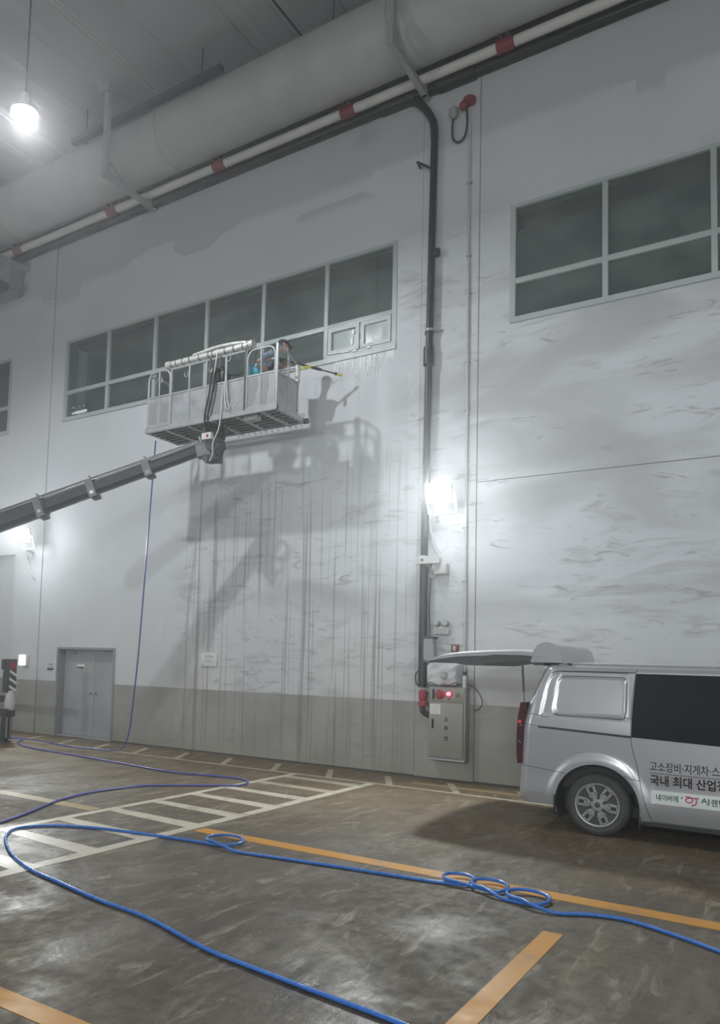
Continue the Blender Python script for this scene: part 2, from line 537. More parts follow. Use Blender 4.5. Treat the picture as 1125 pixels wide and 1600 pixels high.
# floor ------------------------------------------------------------
fl = MB().box(-28, 10, -9, 12.9, -0.25, 0).build('floor', 'floor', kind='structure')
def line(name, poly, mat, h=0.003):
    MB().prism(poly, 0.0, h, 'z').build(name, mat, fl, smooth=0)
def rect(x0, x1, y0, y1): return [(x0, y0), (x1, y0), (x1, y1), (x0, y1)]
line('yellow_line', rect(-5.72, 9.5, 6.675, 6.875), 'yellow')
line('worn_yellow_line', rect(-11.5, -7.40, 6.70, 6.90), 'oldyellow')
line('yellow_line', rect(-1.655, -1.515, 2.2, 5.84), 'yellow')
line('yellow_line', rect(-9.0, -2.9, 2.755, 2.91), 'yellow')
line('white_line', rect(-5.92, -5.77, 3.9, 11.14), 'whitep')
line('white_line', rect(-7.37, -7.25, 3.9, 11.14), 'whitep')
for k in range(9):
    yc = 4.60+k*0.765
    line('white_bar', [(-7.25, yc-0.03), (-5.92, yc-0.13), (-5.92, yc+0.11), (-7.25, yc+0.15)], 'whitep' if k < 7 else 'oldwhite', 0.0026)
line('worn_white_line', rect(-15.5, 3.0, 11.08, 11.18), 'oldwhite', 0.0012)
for k in range(11):
    xc = -14.6+k*1.12
    line('worn_white_bar', [(xc, 11.18), (xc+0.12, 11.18), (xc-0.32, 12.0), (xc-0.44, 12.0)], 'oldwhite', 0.002)
line('worn_yellow_line', rect(-5.4, 3.0, 11.55, 11.75), 'oldyellow', 0.0010)

# back wall --------------------------------------------------------
wb = struct('wall_back')
def wall_panel(x0, x1, z0, z1, holes, proud=0.0, name='wall_panel'):
    mb = MB()
    xs = sorted(set([x0, x1]+[h for q in holes for h in q[:2] if x0 < h < x1]))
    zs = sorted(set([z0, z1]+[h for q in holes for h in q[2:] if z0 < h < z1]))
    # one grid mesh, holes left open, so it reads as one slab
    for i in range(len(xs)-1):
        for j in range(len(zs)-1):
            cx, cz = (xs[i]+xs[i+1])/2, (zs[j]+zs[j+1])/2
            if any(h[0] < cx < h[1] and h[2] < cz < h[3] for h in holes): continue
            mb.box(xs[i], xs[i+1], WY-proud, WY+0.40, zs[j], zs[j+1])
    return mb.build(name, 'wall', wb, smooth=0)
WIN0, WIN1, WIN2 = (-26.25, -17.25), (-15.17, -6.17), (-4.09, 4.91)
ZB, ZT, ZM = 7.56, 9.59, 8.27
hw = [(a, b, ZB, ZT) for a, b in (WIN0, WIN1, WIN2)]
DOOR = (-14.95, -13.0, 0.0, 2.08)
wall_panel(-28, -16.72, 4.4, CEIL, hw)
wall_panel(-28, -16.72, 0, 4.4, [], -0.28)
wall_panel(-16.705, -15.665, 0, CEIL, [], 0.02, 'pillar')
wall_panel(-15.65, -5.69, 0, 4.90, [DOOR])
wall_panel(-15.65, -5.69, 4.90, CEIL, hw)
wall_panel(-5.678, -4.632, 0, CEIL, [], 0.012, 'pillar')
wall_panel(-4.62, 6.40, 0, 4.955, [])
wall_panel(-4.62, 6.40, 4.968, CEIL, hw)
wall_panel(6.412, 7.458, 0, CEIL, [], 0.012, 'pillar')
wall_panel(7.47, 10, 0, CEIL, [])
for xa, xb in ((-16.72, -16.705), (-15.665, -15.65), (-5.69, -5.678), (-4.632, -4.62), (6.40, 6.412), (7.458, 7.47)):
    MB().box(xa, xb, WY+0.006, WY+0.05, 0, CEIL).build('joint_seal', 'joint', wb, smooth=0)
MB().box(-4.62, 6.40, WY+0.008, WY+0.05, 4.955, 4.968).build('joint_seal', 'joint', wb, smooth=0)
# dark kerb gap at the foot of the wall
MB().prism([(WY-0.035, 0), (WY, 0), (WY, 0.03)], -13.0, 10, 'x').build('trim_1', 'kerb', kind='structure', smooth=0)
MB().prism([(WY+0.245, 0), (WY+0.28, 0), (WY+0.28, 0.03)], -28, -16.72, 'x').build('trim_2', 'kerb', kind='structure', smooth=0)

plainwall = plain('far_wall_paint', (0.55, 0.56, 0.57), 0.6, var=0.08, scale=0.5)
MB().box(-28.3, -28, -9, 12.6, 0, CEIL).build('wall_left', plainwall, kind='structure', smooth=0)
MB().box(10, 10.3, -9, 12.6, 0, CEIL).build('wall_right', plainwall, kind='structure', smooth=0)
MB().box(-28, 10, -9.3, -9, 0, CEIL).build('wall_front', plainwall, kind='structure', smooth=0)

# ceiling: precast panels with shallow ribs running towards the wall ----
ce = MB().box(-28, 10, -9, 12.6, CEIL+0.12, CEIL+0.3).build('ceiling', 'ceil', kind='structure', smooth=0)
def ceil_panel(x0):
    mb = MB()
    W_ = 3.49
    prof = [(0.015, 0.0), (0.10, 0.0), (0.16, 0.05), (0.95, 0.05), (1.05, -0.02), (1.50, -0.02), (1.60, 0.05),
            (2.45, 0.05), (2.55, 0.0), (2.70, 0.0), (2.80, 0.05), (3.33, 0.05), (3.39, 0.0), (3.475, 0.0)]
    poly = [(x0+a, CEIL+b) for a, b in prof]+[(x0+W_-0.015, CEIL+0.12), (x0+0.015, CEIL+0.12)]
    return mb.prism(poly, -9, 12.3, 'y')
p0 = ceil_panel(-11.555).build('ceiling_panel', 'ceil', ce, smooth=0)
for k in range(-5, 7):
    if k == 0: continue
    xx = -11.555+3.49*k
    if xx < -28.5 or xx > 8: continue
    dup(p0, ce, (3.49*k, 0, 0))

MB().box(-11.58, -11.55, -9, 12.0, CEIL-0.012, CEIL+0.05).build('joint_strip', 'whitepipe', ce, smooth=0)
MB().box(-8.09, -8.06, -9, 12.0, CEIL-0.012, CEIL+0.05).build('joint_strip', 'dark', ce, smooth=0)

# windows ----------------------------------------------------------
def window(idx, x0, x1, bays, sash=False):
    r = struct('window_%d' % idx, ((x0+x1)/2, WY, ZB))
    fy0, fy1 = WY-0.015, WY+0.09
    fwid = 0.09
    mb = MB()
    mb.box(x0, x1, fy0, fy1, ZT-0.06, ZT).build('frame_head', 'frame', r, smooth=0)
    MB().box(x0, x1, fy0-0.02, fy1, ZB, ZB+0.09).build('frame_sill', 'frame', r, smooth=0)
    MB().box(x0, x0+fwid, fy0, fy1, ZB+0.09, ZT-0.06).build('frame_jamb', 'frame', r, smooth=0)
    MB().box(x1-fwid, x1, fy0, fy1, ZB+0.09, ZT-0.06).build('frame_jamb', 'frame', r, smooth=0)
    bw = (x1-x0)/bays
    for k in range(1, bays):
        xm = x0+bw*k
        MB().box(xm-0.042, xm+0.042, fy0+0.004, fy1, ZB+0.08, ZT-0.05, 0.006).build('mullion', 'frame', r)
    for k in range(bays):
        a = x0+bw*k+(fwid if k == 0 else 0.042); b = x0+bw*(k+1)-(fwid if k == bays-1 else 0.042)
        MB().box(a, b, fy0+0.006, fy1, ZM-0.045, ZM+0.045, 0.006).build('transom', 'frame', r)
        MB().box(a, b, WY+0.04, WY+0.05, ZM+0.045, ZT-0.06).build('pane', 'glass', r, smooth=0)
        if sash and k == bays-1:
            MB().box(a, b, fy0, fy1-0.02, ZB+0.08, ZB+0.16).build('sash_sill', 'frame', r, smooth=0)
            mid = (a+b)/2
            for (sa, sb, yo) in ((a+0.03, mid+0.02, 0.0), (mid-0.02+0.06, b-0.02, 0.02)):
                f = MB()
                t = 0.075; za, zb = ZB+0.15, ZM-0.05
                f.box(sa, sb, fy0-0.02+yo, fy1-0.03, za, za+t); f.box(sa, sb, fy0-0.02+yo, fy1-0.03, zb-t, zb)
                f.box(sa, sa+t, fy0-0.02+yo, fy1-0.03, za+t, zb-t); f.box(sb-t, sb, fy0-0.02+yo, fy1-0.03, za+t, zb-t)
                so = f.build('sash', 'frame', r, smooth=0)
                MB().box(sa+t, sb-t, WY+0.02, WY+0.03, za+t, zb-t).build('pane', 'frost', so, smooth=0)
        else:
            MB().box(a, b, WY+0.04, WY+0.05, ZB+0.09, ZM-0.045).build('pane', 'glass', r, smooth=0)
    MB().box(x0-0.1, x1+0.1, WY+0.75, WY+0.8, ZB-0.2, ZT+0.5).build('room_back', 'roomback', r, smooth=0)
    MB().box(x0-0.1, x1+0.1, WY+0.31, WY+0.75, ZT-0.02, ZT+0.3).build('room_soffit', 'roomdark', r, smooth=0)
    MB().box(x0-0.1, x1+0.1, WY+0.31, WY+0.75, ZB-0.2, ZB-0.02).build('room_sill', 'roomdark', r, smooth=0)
    return r
window(1, *WIN1, 6, True)
window(2, *WIN2, 6)
window(3, *WIN0, 6)

# door -------------------------------------------------------------
dr = struct('door_1', (-13.97, WY, 0))
mb = MB()
x0, x1 = DOOR[0], DOOR[1]
mb.box(x0, x0+0.05, WY-0.02, WY+0.26, 0, 2.03); mb.box(x1-0.05, x1, WY-0.02, WY+0.26, 0, 2.03)
mb.box(x0, x1, WY-0.02, WY+0.26, 2.03, 2.08)
mb.build('door_frame', 'doorframe', dr, smooth=0)
MB().box(x0, x1, WY+0.04, WY+0.29, 0, 0.03).build('threshold', 'steelgrey', dr, smooth=0)
xm = (x0+x1)/2+0.12
for (a, b) in ((x0+0.055, xm-0.004), (xm+0.004, x1-0.055)):
    leaf = MB().box(a, b, WY+0.19, WY+0.235, 0.035, 2.02, 0.004).build('door_leaf', 'doorgrey', dr)
    hx = b-0.08 if a < -14 else a+0.08
    sgn = -1 if a < -14 else 1
    h = MB().cyl((hx, WY+0.19, 1.03), (hx, WY+0.135, 1.03), 0.026, 14)
    h.box(hx-0.012, hx+sgn*0.13, WY+0.125, WY+0.145, 1.02, 1.04) if sgn < 0 else h.ball((hx, WY+0.12, 1.03), 0.035)
    h.build('door_handle', 'galv', leaf)
MB().box(-14.45, -14.2, WY+0.18, WY+0.19, 1.60, 1.69).build('door_plate', 'paper', dr, smooth=0)
MB().box(-14.44, -14.21, WY+0.177, WY+0.18, 1.60, 1.625).build('door_plate_stripe', 'ink', dr, smooth=0)
MB().box(-14.75, -14.5, WY+0.12, WY+0.19, 1.93, 1.98, 0.005).bar((-14.6, WY+0.12, 1.955), (-14.35, WY+0.02, 2.0), 0.02, 0.012).build('door_closer', 'steelgrey', dr)


# fine spray mist from the washing, added for glare around the lamps
hm, nt, b = new_mat('glare_mist')
nt.nodes.remove(b)
vs_ = nt.nodes.new('ShaderNodeVolumeScatter')
vs_.inputs['Color'].default_value = (0.95, 0.97, 1.0, 1)
vs_.inputs['Density'].default_value = 0.0058
vs_.inputs['Anisotropy'].default_value = 0.65
nt.links.new(vs_.outputs[0], nt.nodes['Material Output'].inputs['Volume'])
mist = MB().box(-27.9, 9.9, -8.9, 12.25, 0.01, 13.9).build('glare_mist', hm, smooth=0, kind='stuff')
tag(mist, 'thin spray mist filling the hall, added for glare around the lamps', 'mist')

# ================================================================== UNDER THE CEILING
# big wrapped duct along the wall
t = thing('air_duct', 'big round pale grey wrapped duct running along the top of the wall', 'duct', (-8, 11.58, 12.26))
dy, dz, drad = 11.56, 12.88, 0.62
nseg = 7
for k in range(nseg):
    xa = -27+k*5.3; xb = xa+5.3
    MB().lathe([(drad, xa), (drad, xb-0.06), (drad+0.012, xb-0.05), (drad+0.012, xb-0.01), (drad, xb)], (0, dy, dz), 'x', 40).build('duct_section', 'duct', t, smooth=40)
for xh in (-13.3, -9.95, -6.9, -3.6, -0.3):
    MB().cyl((xh, dy-0.50, dz+0.36), (xh, dy-0.50, CEIL+0.05), 0.012, 8).build('hanger_rod', 'dark', t)
# dark strip (cable tray) on the outer shoulder of the duct
pts = spline([(-13.6, dy-0.60, dz+0.44), (-13.2, dy-0.60, dz+0.44), (-11.2, dy-0.60, dz+0.44), (-9.35, dy-0.60, dz+0.44)], 3)
mb = MB()
for a, b in zip(pts[:-1], pts[1:]): mb.bar(a, b, 0.14, 0.11)
o = mb.build('cable_tray', 'dark', smooth=0)
tag(o, 'dark cable tray on the shoulder of the big duct behind the left pipe bracket', 'cable tray')

# white sprinkler main with red couplings
PY, PZ, PR = 12.02, 12.24, 0.085
t = thing('sprinkler_pipe', 'white pipe with red couplings running along the wall under the big duct', 'pipe', (-8, PY, PZ))
jx = [-23.4, -20.2, -16.85, -13.42, -10.22, -7.12, -4.1, -1.0, 2.1, 5.2]
ends = [-27]+jx+[9]
for a, b in zip(ends[:-1], ends[1:]):
    MB().cyl((a, PY, PZ), (b, PY, PZ), PR, 18).build('pipe_length', 'whitepipe', t)
for x in jx:
    c = MB().lathe([(PR+0.005, -0.15), (PR+0.03, -0.14), (PR+0.03, 0.14), (PR+0.005, 0.15)], (x, PY, PZ), 'x', 20).build('coupling', 'red', t)
    MB().box(x-0.09, x-0.03, PY-0.13, PY-0.05, PZ+0.06, PZ+0.15, 0.01).build('coupling_bolt', 'dark', c)
    MB().box(x+0.03, x+0.10, PY-0.13, PY-0.03, PZ+0.06, PZ+0.17, 0.01).build('coupling_bolt', 'dark', c)
# thin dark line over the pipe
o = MB().cyl((-27, PY+0.0, PZ+0.14), (9, PY+0.0, PZ+0.14), 0.014, 8).build('thin_wire', 'black')
tag(o, 'thin black wire strung along the top of the white pipe', 'wire')

# black drain pipe along the wall and its down pipe
BY, BZ, BR = 12.20, 12.14, 0.085
t = thing('drain_pipe', 'black drain pipe along the wall turning down beside the lit pillar', 'pipe', (-5.45, BY, 2))
MB().cyl((-27, BY, BZ), (9, BY, BZ), BR, 16).build('horizontal_run', 'blackpipe', t)
pts = spline([(-6.05, BY, BZ-0.01), (-5.80, BY, BZ-0.12), (-5.60, BY-0.01, BZ-0.36), (-5.46, BY-0.02, BZ-0.64), (-5.43, BY-0.02, 11.2)], 6)
MB().tube(pts, 0.068, 14).build('bend', 'blackpipe', t)
MB().tube([(-5.43, BY-0.02, 11.2), (-5.47, BY-0.02, 7.2), (-5.50, BY-0.02, 3.6)], 0.062, 16).build('down_pipe', 'blackpipe', t)
MB().tube([(-5.50, BY-0.02, 3.6), (-5.50, BY-0.02, 1.52)], 0.070, 16).build('lower_pipe', 'blackpipe', t)
MB().lathe([(BR+0.003, -0.36), (BR+0.028, -0.34), (BR+0.028, 0.34), (BR+0.003, 0.36)], (-6.15, BY, BZ), 'x', 18).build('tee_sleeve', 'blackpipe', t)
MB().lathe([(BR+0.003, -0.2), (BR+0.03, -0.18), (BR+0.03, 0.5), (BR+0.003, 0.52)], (-5.2, BY, BZ), 'x', 18).build('tee_sleeve', 'blackpipe', t)
MB().lathe([(0.065, -0.18), (0.092, -0.16), (0.092, 0.16), (0.065, 0.18)], (-5.475, BY-0.02, 7.24), 'z', 18).build('pipe_sleeve', 'blackpipe', t)
MB().box(-5.42, -5.30, BY-0.06, BY+0.02, 9.02, 9.14, 0.01).build('side_stub', 'black', t)
MB().bar((-5.45, BY-0.04, 10.62), (-5.72, BY-0.10, 10.80), 0.035).bar((-5.72, BY-0.10, 10.80), (-5.74, BY+0.1, 10.81), 0.03).build('support_rod', 'black', t)
mb = MB()
mb.lathe([(0.072, -0.02), (0.08, -0.02), (0.08, 0.02), (0.072, 0.02)], (-5.465, BY-0.02, 7.70), 'z', 18)
mb.bar((-5.54, BY-0.02, 7.70), (-5.60, BY+0.10, 7.70), 0.03); mb.bar((-5.39, BY-0.02, 7.70), (-5.27, BY+0.08, 7.70), 0.03)
mb.build('pipe_clamp', 'galv', t)

# steel brackets that carry the pipes
def bracket(xw, lab):
    t = thing('pipe_bracket', lab, 'bracket', (xw, 12.2, 12.06), 'steel brackets under the pipes')
    z = 12.06
    MB().bar((xw, 12.28, z), (xw+0.03, 10.72, z), 0.10, 0.10).build('arm', 'bracket', t)
    MB().box(xw-0.06, xw+0.06, 12.10, 12.16, z-0.05, z+0.55).box(xw-0.06, xw+0.06, 12.0, 12.16, z+0.49, z+0.55).build('wall_plate', 'bracket', t, smooth=0)
    MB().bar((xw+0.03, 10.76, z-0.06), (xw+0.03, 10.76, CEIL+0.03), 0.11, 0.11).build('hanger', 'bracket', t)
    MB().box(xw-0.16, xw+0.10, 10.68, 10.84, CEIL-0.14, CEIL+0.01, 0.01).build('ceiling_foot', 'bracket', t)
    MB().bar((xw+0.03, 10.78, z+0.42), (xw+0.02, 11.35, z+0.02), 0.05, 0.05).build('brace', 'bracket', t)
bracket(-12.33, 'painted steel pipe bracket left of the basket, nearest the hanging lamp')
bracket(-5.62, 'painted steel pipe bracket right above the black down pipe')

# hanging air unit at the left end
t = thing('ventilation_unit', 'dark sheet-metal ventilation unit hung high on the wall at the left edge', 'ventilation unit', (-18.2, 11.9, 10.9))
MB().box(-19.8, -16.72, 11.2, 12.28, 11.78, 11.84).build('top_sheet', 'steelgrey', t, smooth=0)
MB().box(-19.6, -16.95, 11.86, 12.28, 11.15, 11.78).build('body', 'steelgrey', t, smooth=0)
MB().bar((-19.8, 11.6, 11.12), (-16.78, 11.6, 11.12), 0.22, 0.20).build('lower_beam', 'dark', t)
MB().bar((-17.6, 11.3, 11.5), (-18.3, 12.2, 11.0), 0.10).build('strut', 'dark', t)
MB().bar((-18.2, 11.3, 11.5), (-18.9, 12.2, 11.0), 0.10).build('strut', 'dark', t)
MB().bar((-17.2, 11.45, 11.78), (-17.2, 11.45, 11.16), 0.03).build('tie_rod', 'dark', t)
for xh in (-17.1, -19.4):
    MB().cyl((xh, 11.4, 11.8), (xh, 11.4, CEIL+0.05), 0.012, 8).build('hanger_rod', 'dark', t)

# ---------------------------------------------------------------- lamps
def high_bay(name, loc, power, lab, group=None):
    L = Vector(loc)
    t = thing(name, lab, 'lamp', L+Vector((0, 0, 0.06)), group)
    MB().lathe([(0.03, 0.36), (0.07, 0.35), (0.08, 0.20), (0.19, 0.12), (0.205, 0.06), (0.195, 0.06), (0.17, 0.10), (0.04, 0.11)], L, 'z', 28).build('housing', 'steelgrey', t)
    MB().lathe([(0.04, 0.10), (0.185, 0.085), (0.17, 0.065), (0.09, 0.055), (0.02, 0.05)], L, 'z', 28).build('diffuser', 'lens', t)
    MB().cyl(L+Vector((0, 0, 0.35)), (L.x, L.y, CEIL+0.05), 0.014, 8).build('suspension_cord', 'dark', t)
    return point(name+'_light', L+Vector((0, 0, -0.06)), power, 0.10, (0.96, 0.98, 1.0), 180, (0, 0, -1), 0.3)
high_bay('pendant_lamp', LAMP, P_PEND, 'bright white high-bay lamp hanging on a cord at the upper left')
for (x, y, wh) in ((2.6, 6.1, 'beyond the right edge'), (-8.6, -3.5, 'behind the camera, middle of its row'), (2.6, -3.5, 'behind the camera, rightmost of its row'), (-20.0, 6.1, 'beyond the left edge'), (-20.0, -3.5, 'behind the camera, leftmost of its row, added for fill')):  # the last lamp listed is added for even fill
    high_bay('pendant_lamp', (x, y, 9.0), P_BAY*(1.0 if y > 0 else 0.9), 'white high-bay lamp hung over the hall '+wh, 'high-bay lamps outside the picture')

def flood(loc, lab, power, turn=0.0, group=None, rad=0.14, spill=0.06, tilt=14, cone=170, blend=0.5):
    """floodlight on a short wall arm; the wall lies 0.56 m behind it"""
    L = Vector(loc)
    B = Matrix.Translation(L) @ Matrix.Rotation(turn, 4, 'Z')
    t = thing('floodlight', lab, 'floodlight', B @ Vector((0, 0.3, 0)), group)
    # head tilted a little down and out
    mt = B @ Matrix.Rotation(math.radians(15 if turn == 0 else 0), 4, 'Z') @ Matrix.Rotation(math.radians(tilt), 4, 'X')
    MB().box(-0.21, 0.21, 0.03, 0.12, -0.17, 0.17, 0.015).xf(mt).build('head', 'steelgrey', t)
    fin = MB().box(-0.18, -0.165, 0.12, 0.17, -0.14, 0.14).xf(mt).build('cooling_fin', 'steelgrey', t, smooth=0)
    stp = mt.to_3x3() @ Vector((0.055, 0, 0))
    for k in range(1, 7): dup(fin, t, stp*k)
    MB().box(-0.185, 0.185, 0.015, 0.03, -0.145, 0.145).xf(mt).build('lens', 'lens', t, smooth=0)
    MB().bar((-0.24, 0.09, 0), (-0.24, 0.20, -0.30), 0.04, 0.012).bar((0.24, 0.09, 0), (0.24, 0.20, -0.30), 0.04, 0.012).bar((-0.25, 0.20, -0.30), (0.25, 0.20, -0.30), 0.04, 0.012).xf(B).build('yoke', 'galv', t)
    MB().bar((-0.1, 0.20, -0.30), (-0.25, 0.55, -0.34), 0.05).xf(B).build('wall_arm', 'galv', t)
    MB().tube(spline([(-0.2, 0.26, -0.1), (-0.30, 0.36, -0.4), (-0.22, 0.46, -0.78), (-0.12, 0.50, -0.95)], 6), 0.012, 8).xf(B).build('cable', 'conduit', t)
    R3 = mt.to_3x3()
    point('floodlight_light', L+R3 @ Vector((0, -0.10, 0)), power, rad, (0.95, 1.0, 0.99), cone, R3 @ Vector((0, -1, 0)), blend)
    if spill: point('floodlight_spill', L+R3 @ Vector((0, -0.14, 0)), power*spill, 0.16, (0.95, 1.0, 0.99))
flood(FLOODS[0], 'blazing white floodlight on the pillar above the grey junction box', P_FLOOD)
flood(FLOODS[1], 'bright floodlight under the boom at the left edge', P_FLOOD)
for (x, wh) in ((-17.0, 'leftmost'), (-1.5, 'second from the left'), (3.5, 'third from the left'), (8.0, 'rightmost')):  # unseen lamps added to fill the back wall from the front
    flood((x, -8.42, 4.7), 'added fill floodlight on the unseen wall behind the camera, '+wh+' of four', P_OPP*(0.8 if x > 2 else 1.2), PI, 'added fill floodlights behind the camera', 0.25, 0, 8, 140, 1.0)

# ================================================================== THINGS ON THE WALL
PF = WY-0.012         # face of the lit pillar
# thin conduit
t = thing('conduit', 'thin grey conduit running down the pillar from the fire detector', 'conduit', (-4.80, PF, 1.9))
MB().tube([(-4.81, PF-0.03, 11.27), (-4.80, PF-0.03, 6.5), (-4.78, PF-0.03, 1.55)], 0.022, 10).build('tube', 'conduit', t)
for z in (10.2, 8.9, 7.05, 6.2, 4.2, 3.3, 2.6):
    MB().box(-4.84, -4.76, PF-0.055, PF, z-0.012, z+0.012).build('clip', 'galv', t, smooth=0)

# detector with cable loop
t = thing('fire_detector', 'red fire detector with a looped black cable at the top of the pillar', 'fire detector', (-4.85, PF, 11.63))
MB().lathe([(0.0, -0.05), (0.10, -0.05), (0.11, 0.03), (0.03, 0.08)], (-4.80, PF-0.09, 11.66), 'z', 16).build('base', 'red', t)
MB().ball((-4.90, PF-0.10, 11.60), 0.075).build('head', 'red', t)
MB().lathe([(0.03, -0.10), (0.075, -0.05), (0.08, 0.07), (0.05, 0.10)], (-5.09, PF-0.08, 11.55), 'z', 14).build('sounder', 'steelgrey', t)
MB().tube(spline([(-5.11, PF-0.06, 11.47), (-5.125, PF-0.05, 11.2), (-5.08, PF-0.05, 11.05), (-4.98, PF-0.05, 11.00), (-4.89, PF-0.05, 11.08), (-4.85, PF-0.05, 11.3), (-4.86, PF-0.06, 11.58)], 8), 0.018, 8).build('cable', 'black', t)

# junction boxes under the floodlight
t = thing('junction_box', 'grey junction box with rounded cover plate below the blazing floodlight', 'junction box', (-5.35, PF, 3.5))
poly = [(-5.60, 3.60), (-5.60, 3.69), (-5.52, 3.745), (-5.44, 3.745), (-5.36, 3.71), (-5.17, 3.71), (-5.17, 3.60)]
MB().prism(poly, PF-0.24, PF-0.16, 'y').build('cover_plate', 'conduit', t, smooth=0)
MB().cyl((-5.48, PF-0.245, 3.665), (-5.48, PF-0.23, 3.665), 0.022, 12).build('screw', 'dark', t)
MB().box(-5.30, -5.08, PF-0.16, PF, 3.42, 3.60, 0.012).build('box', 'conduit', t)
MB().box(-5.28, -5.10, PF-0.172, PF-0.16, 3.43, 3.56, 0.004).build('lid', 'conduit', t)
MB().bar((-5.45, PF-0.18, 3.60), (-5.32, PF-0.1, 3.48), 0.03).bar((-5.33, PF-0.18, 3.60), (-5.42, PF-0.1, 3.46), 0.025).bar((-5.40, PF-0.02, 3.5), (-5.40, PF-0.2, 3.62), 0.05).build('bracket_arms', 'galv', t)
MB().tube(spline([(-5.38, PF-0.1, 3.50), (-5.37, PF-0.1, 3.38), (-5.31, PF-0.1, 3.40), (-5.29, PF-0.1, 3.48)], 6), 0.014, 8).build('cable', 'conduit', t)

t = thing('emergency_light', 'twin-head emergency light above the grey box on the pillar', 'emergency light', (-5.18, PF, 2.42))
MB().box(-5.32, -5.05, PF-0.10, PF, 2.41, 2.54, 0.012).build('battery_box', 'conduit', t)
MB().box(-5.285, -5.09, PF-0.108, PF-0.10, 2.425, 2.52).build('front_plate', 'galv', t, smooth=0)
for x in (-5.27, -5.11):
    h = MB().lathe([(0.02, 0.06), (0.05, 0.04), (0.056, -0.03), (0.05, -0.05)], (x, PF-0.07, 2.60), 'y', 16).build('lamp_head', 'steelgrey', t)
    MB().lathe([(0.045, -0.055), (0.02, -0.062)], (x, PF-0.07, 2.60), 'y', 16).build('lamp_glass', 'frost', h)
    MB().bar((x, PF-0.06, 2.53), (x, PF-0.06, 2.57), 0.02).build('stem', 'galv', t)

t = thing('grey_enclosure', 'slim grey enclosure beside the black pipe with a cable from above', 'enclosure', (-5.37, PF, 1.98))
MB().prism([(-5.47, 2.34), (-5.30, 2.34), (-5.285, 2.2), (-5.27, 1.98), (-5.455, 1.98)], PF-0.17, PF, 'y').build('body', 'steelgrey', t, smooth=0)
MB().box(-5.48, -5.27, PF-0.18, PF, 2.34, 2.375, 0.006).build('lid', 'dark', t)
MB().tube(spline([(-5.40, PF-0.05, 3.4), (-5.415, PF-0.06, 2.9), (-5.39, PF-0.07, 2.37)], 6), 0.012, 8).build('cable', 'dark', t)

t = thing('fire_alarm_button', 'small dark red call point box on the pillar under the emergency light', 'alarm box', (-4.955, PF, 2.12))
MB().box(-5.015, -4.895, PF-0.06, PF, 2.12, 2.245, 0.014).build('case', 'red', t)
MB().box(-4.975, -4.935, PF-0.066, PF-0.058, 2.14, 2.22, 0.003).build('window', 'frost', t)

# plastic wrapped control panel over the hydrant cabinet
t = thing('wrapped_panel', 'control box wrapped in clear plastic sheet on top of the hydrant cabinet', 'control box', (-5.1, PF, 1.55))
bm = bmesh.new()
bmesh.ops.create_grid(bm, x_segments=26, y_segments=18, size=0.5)
for v in bm.verts:
    u, q = v.co.x, v.co.y
    e = min(0.5-abs(u), 0.5-abs(q))
    X = -5.115+u*0.62; Z = 1.76+q*0.40+0.012*math.sin(u*19)+0.05*q*math.cos(u*7)
    Yv = PF-0.02-0.20*min(1, e/0.10)**0.6-0.006*math.sin(u*13+q*7)-0.004*math.sin(q*17-u*9)
    v.co = Vector((X, Yv, Z))
MB().bm(bm).build('plastic_sheet', 'vinyl', t, smooth=60)
MB().box(-5.35, -4.88, PF-0.17, PF, 1.575, 1.93, 0.01).build('box', 'offwhite', t)
MB().box(-5.11, -5.01, PF-0.245, PF-0.22, 1.68, 1.79, 0.006).build('switch_plate', 'steelgrey', t)
MB().box(-5.09, -5.03, PF-0.252, PF-0.243, 1.69, 1.75, 0.004).build('switch', 'conduit', t)

# hydrant cabinet
cx0, cx1, cz0, cz1, cy = -5.335, -4.70, 0.34, 1.54, PF-0.20
t = thing('hydrant_cabinet', 'grey fire hydrant cabinet with red bell and lit red lamp', 'hydrant cabinet', (-5.02, PF, cz0))
mb = MB().box(cx0, cx1, cy+0.012, PF, cz0, cz1, 0.008)
mb.build('case', 'cabinet', t)
MB().box(cx0+0.02, cx1-0.02, cy, cy+0.014, 1.295, cz1-0.02, 0.004).build('alarm_plate', 'cabinet', t)
MB().lathe([(0.0, -0.05), (0.05, -0.05), (0.078, -0.02), (0.08, 0.01)], (-5.135, cy-0.005, 1.42), 'y', 24).build('alarm_bell', 'redp', t)
MB().lathe([(0.0, -0.07), (0.028, -0.06), (0.036, -0.02), (0.036, 0.0)], (-4.975, cy, 1.43), 'y', 18).build('warning_lamp', 'redlamp', t)
MB().lathe([(0.036, -0.012), (0.052, -0.01), (0.052, 0.0)], (-4.975, cy, 1.43), 'y', 18).build('lamp_bezel', 'redp', t)
MB().box(-5.27, -5.235, cy-0.006, cy+0.002, 1.34, 1.50).build('vent_slot', 'ink', t, smooth=0)
for k in range(4):
    MB().box(-4.87, -4.79, cy-0.004, cy+0.001, 1.385+0.018*k, 1.392+0.018*k).build('speaker_slit', 'dark', t, smooth=0)
MB().box(-4.99, -4.965, cy-0.012, cy, 1.335, 1.352).build('button', 'ink', t, smooth=0)
d = MB().box(cx0+0.025, cx1-0.035, cy-0.012, cy+0.006, cz0+0.05, 1.275, 0.004).build('cabinet_door', 'cabinet', t)
MB().box(cx0, cx1, cy-0.016, cy+0.012, cz0, cz0+0.035, 0.004).build('bottom_lip', 'galv', t)
h = MB().box(-5.268, -5.240, cy-0.03, cy-0.010, 0.86, 1.01, 0.005).build('pull_handle', 'ink', d)
MB().box(-5.305, -5.12, cy-0.0145, cy-0.011, 1.09, 1.255).build('notice_sheet', 'paper', d, smooth=0)
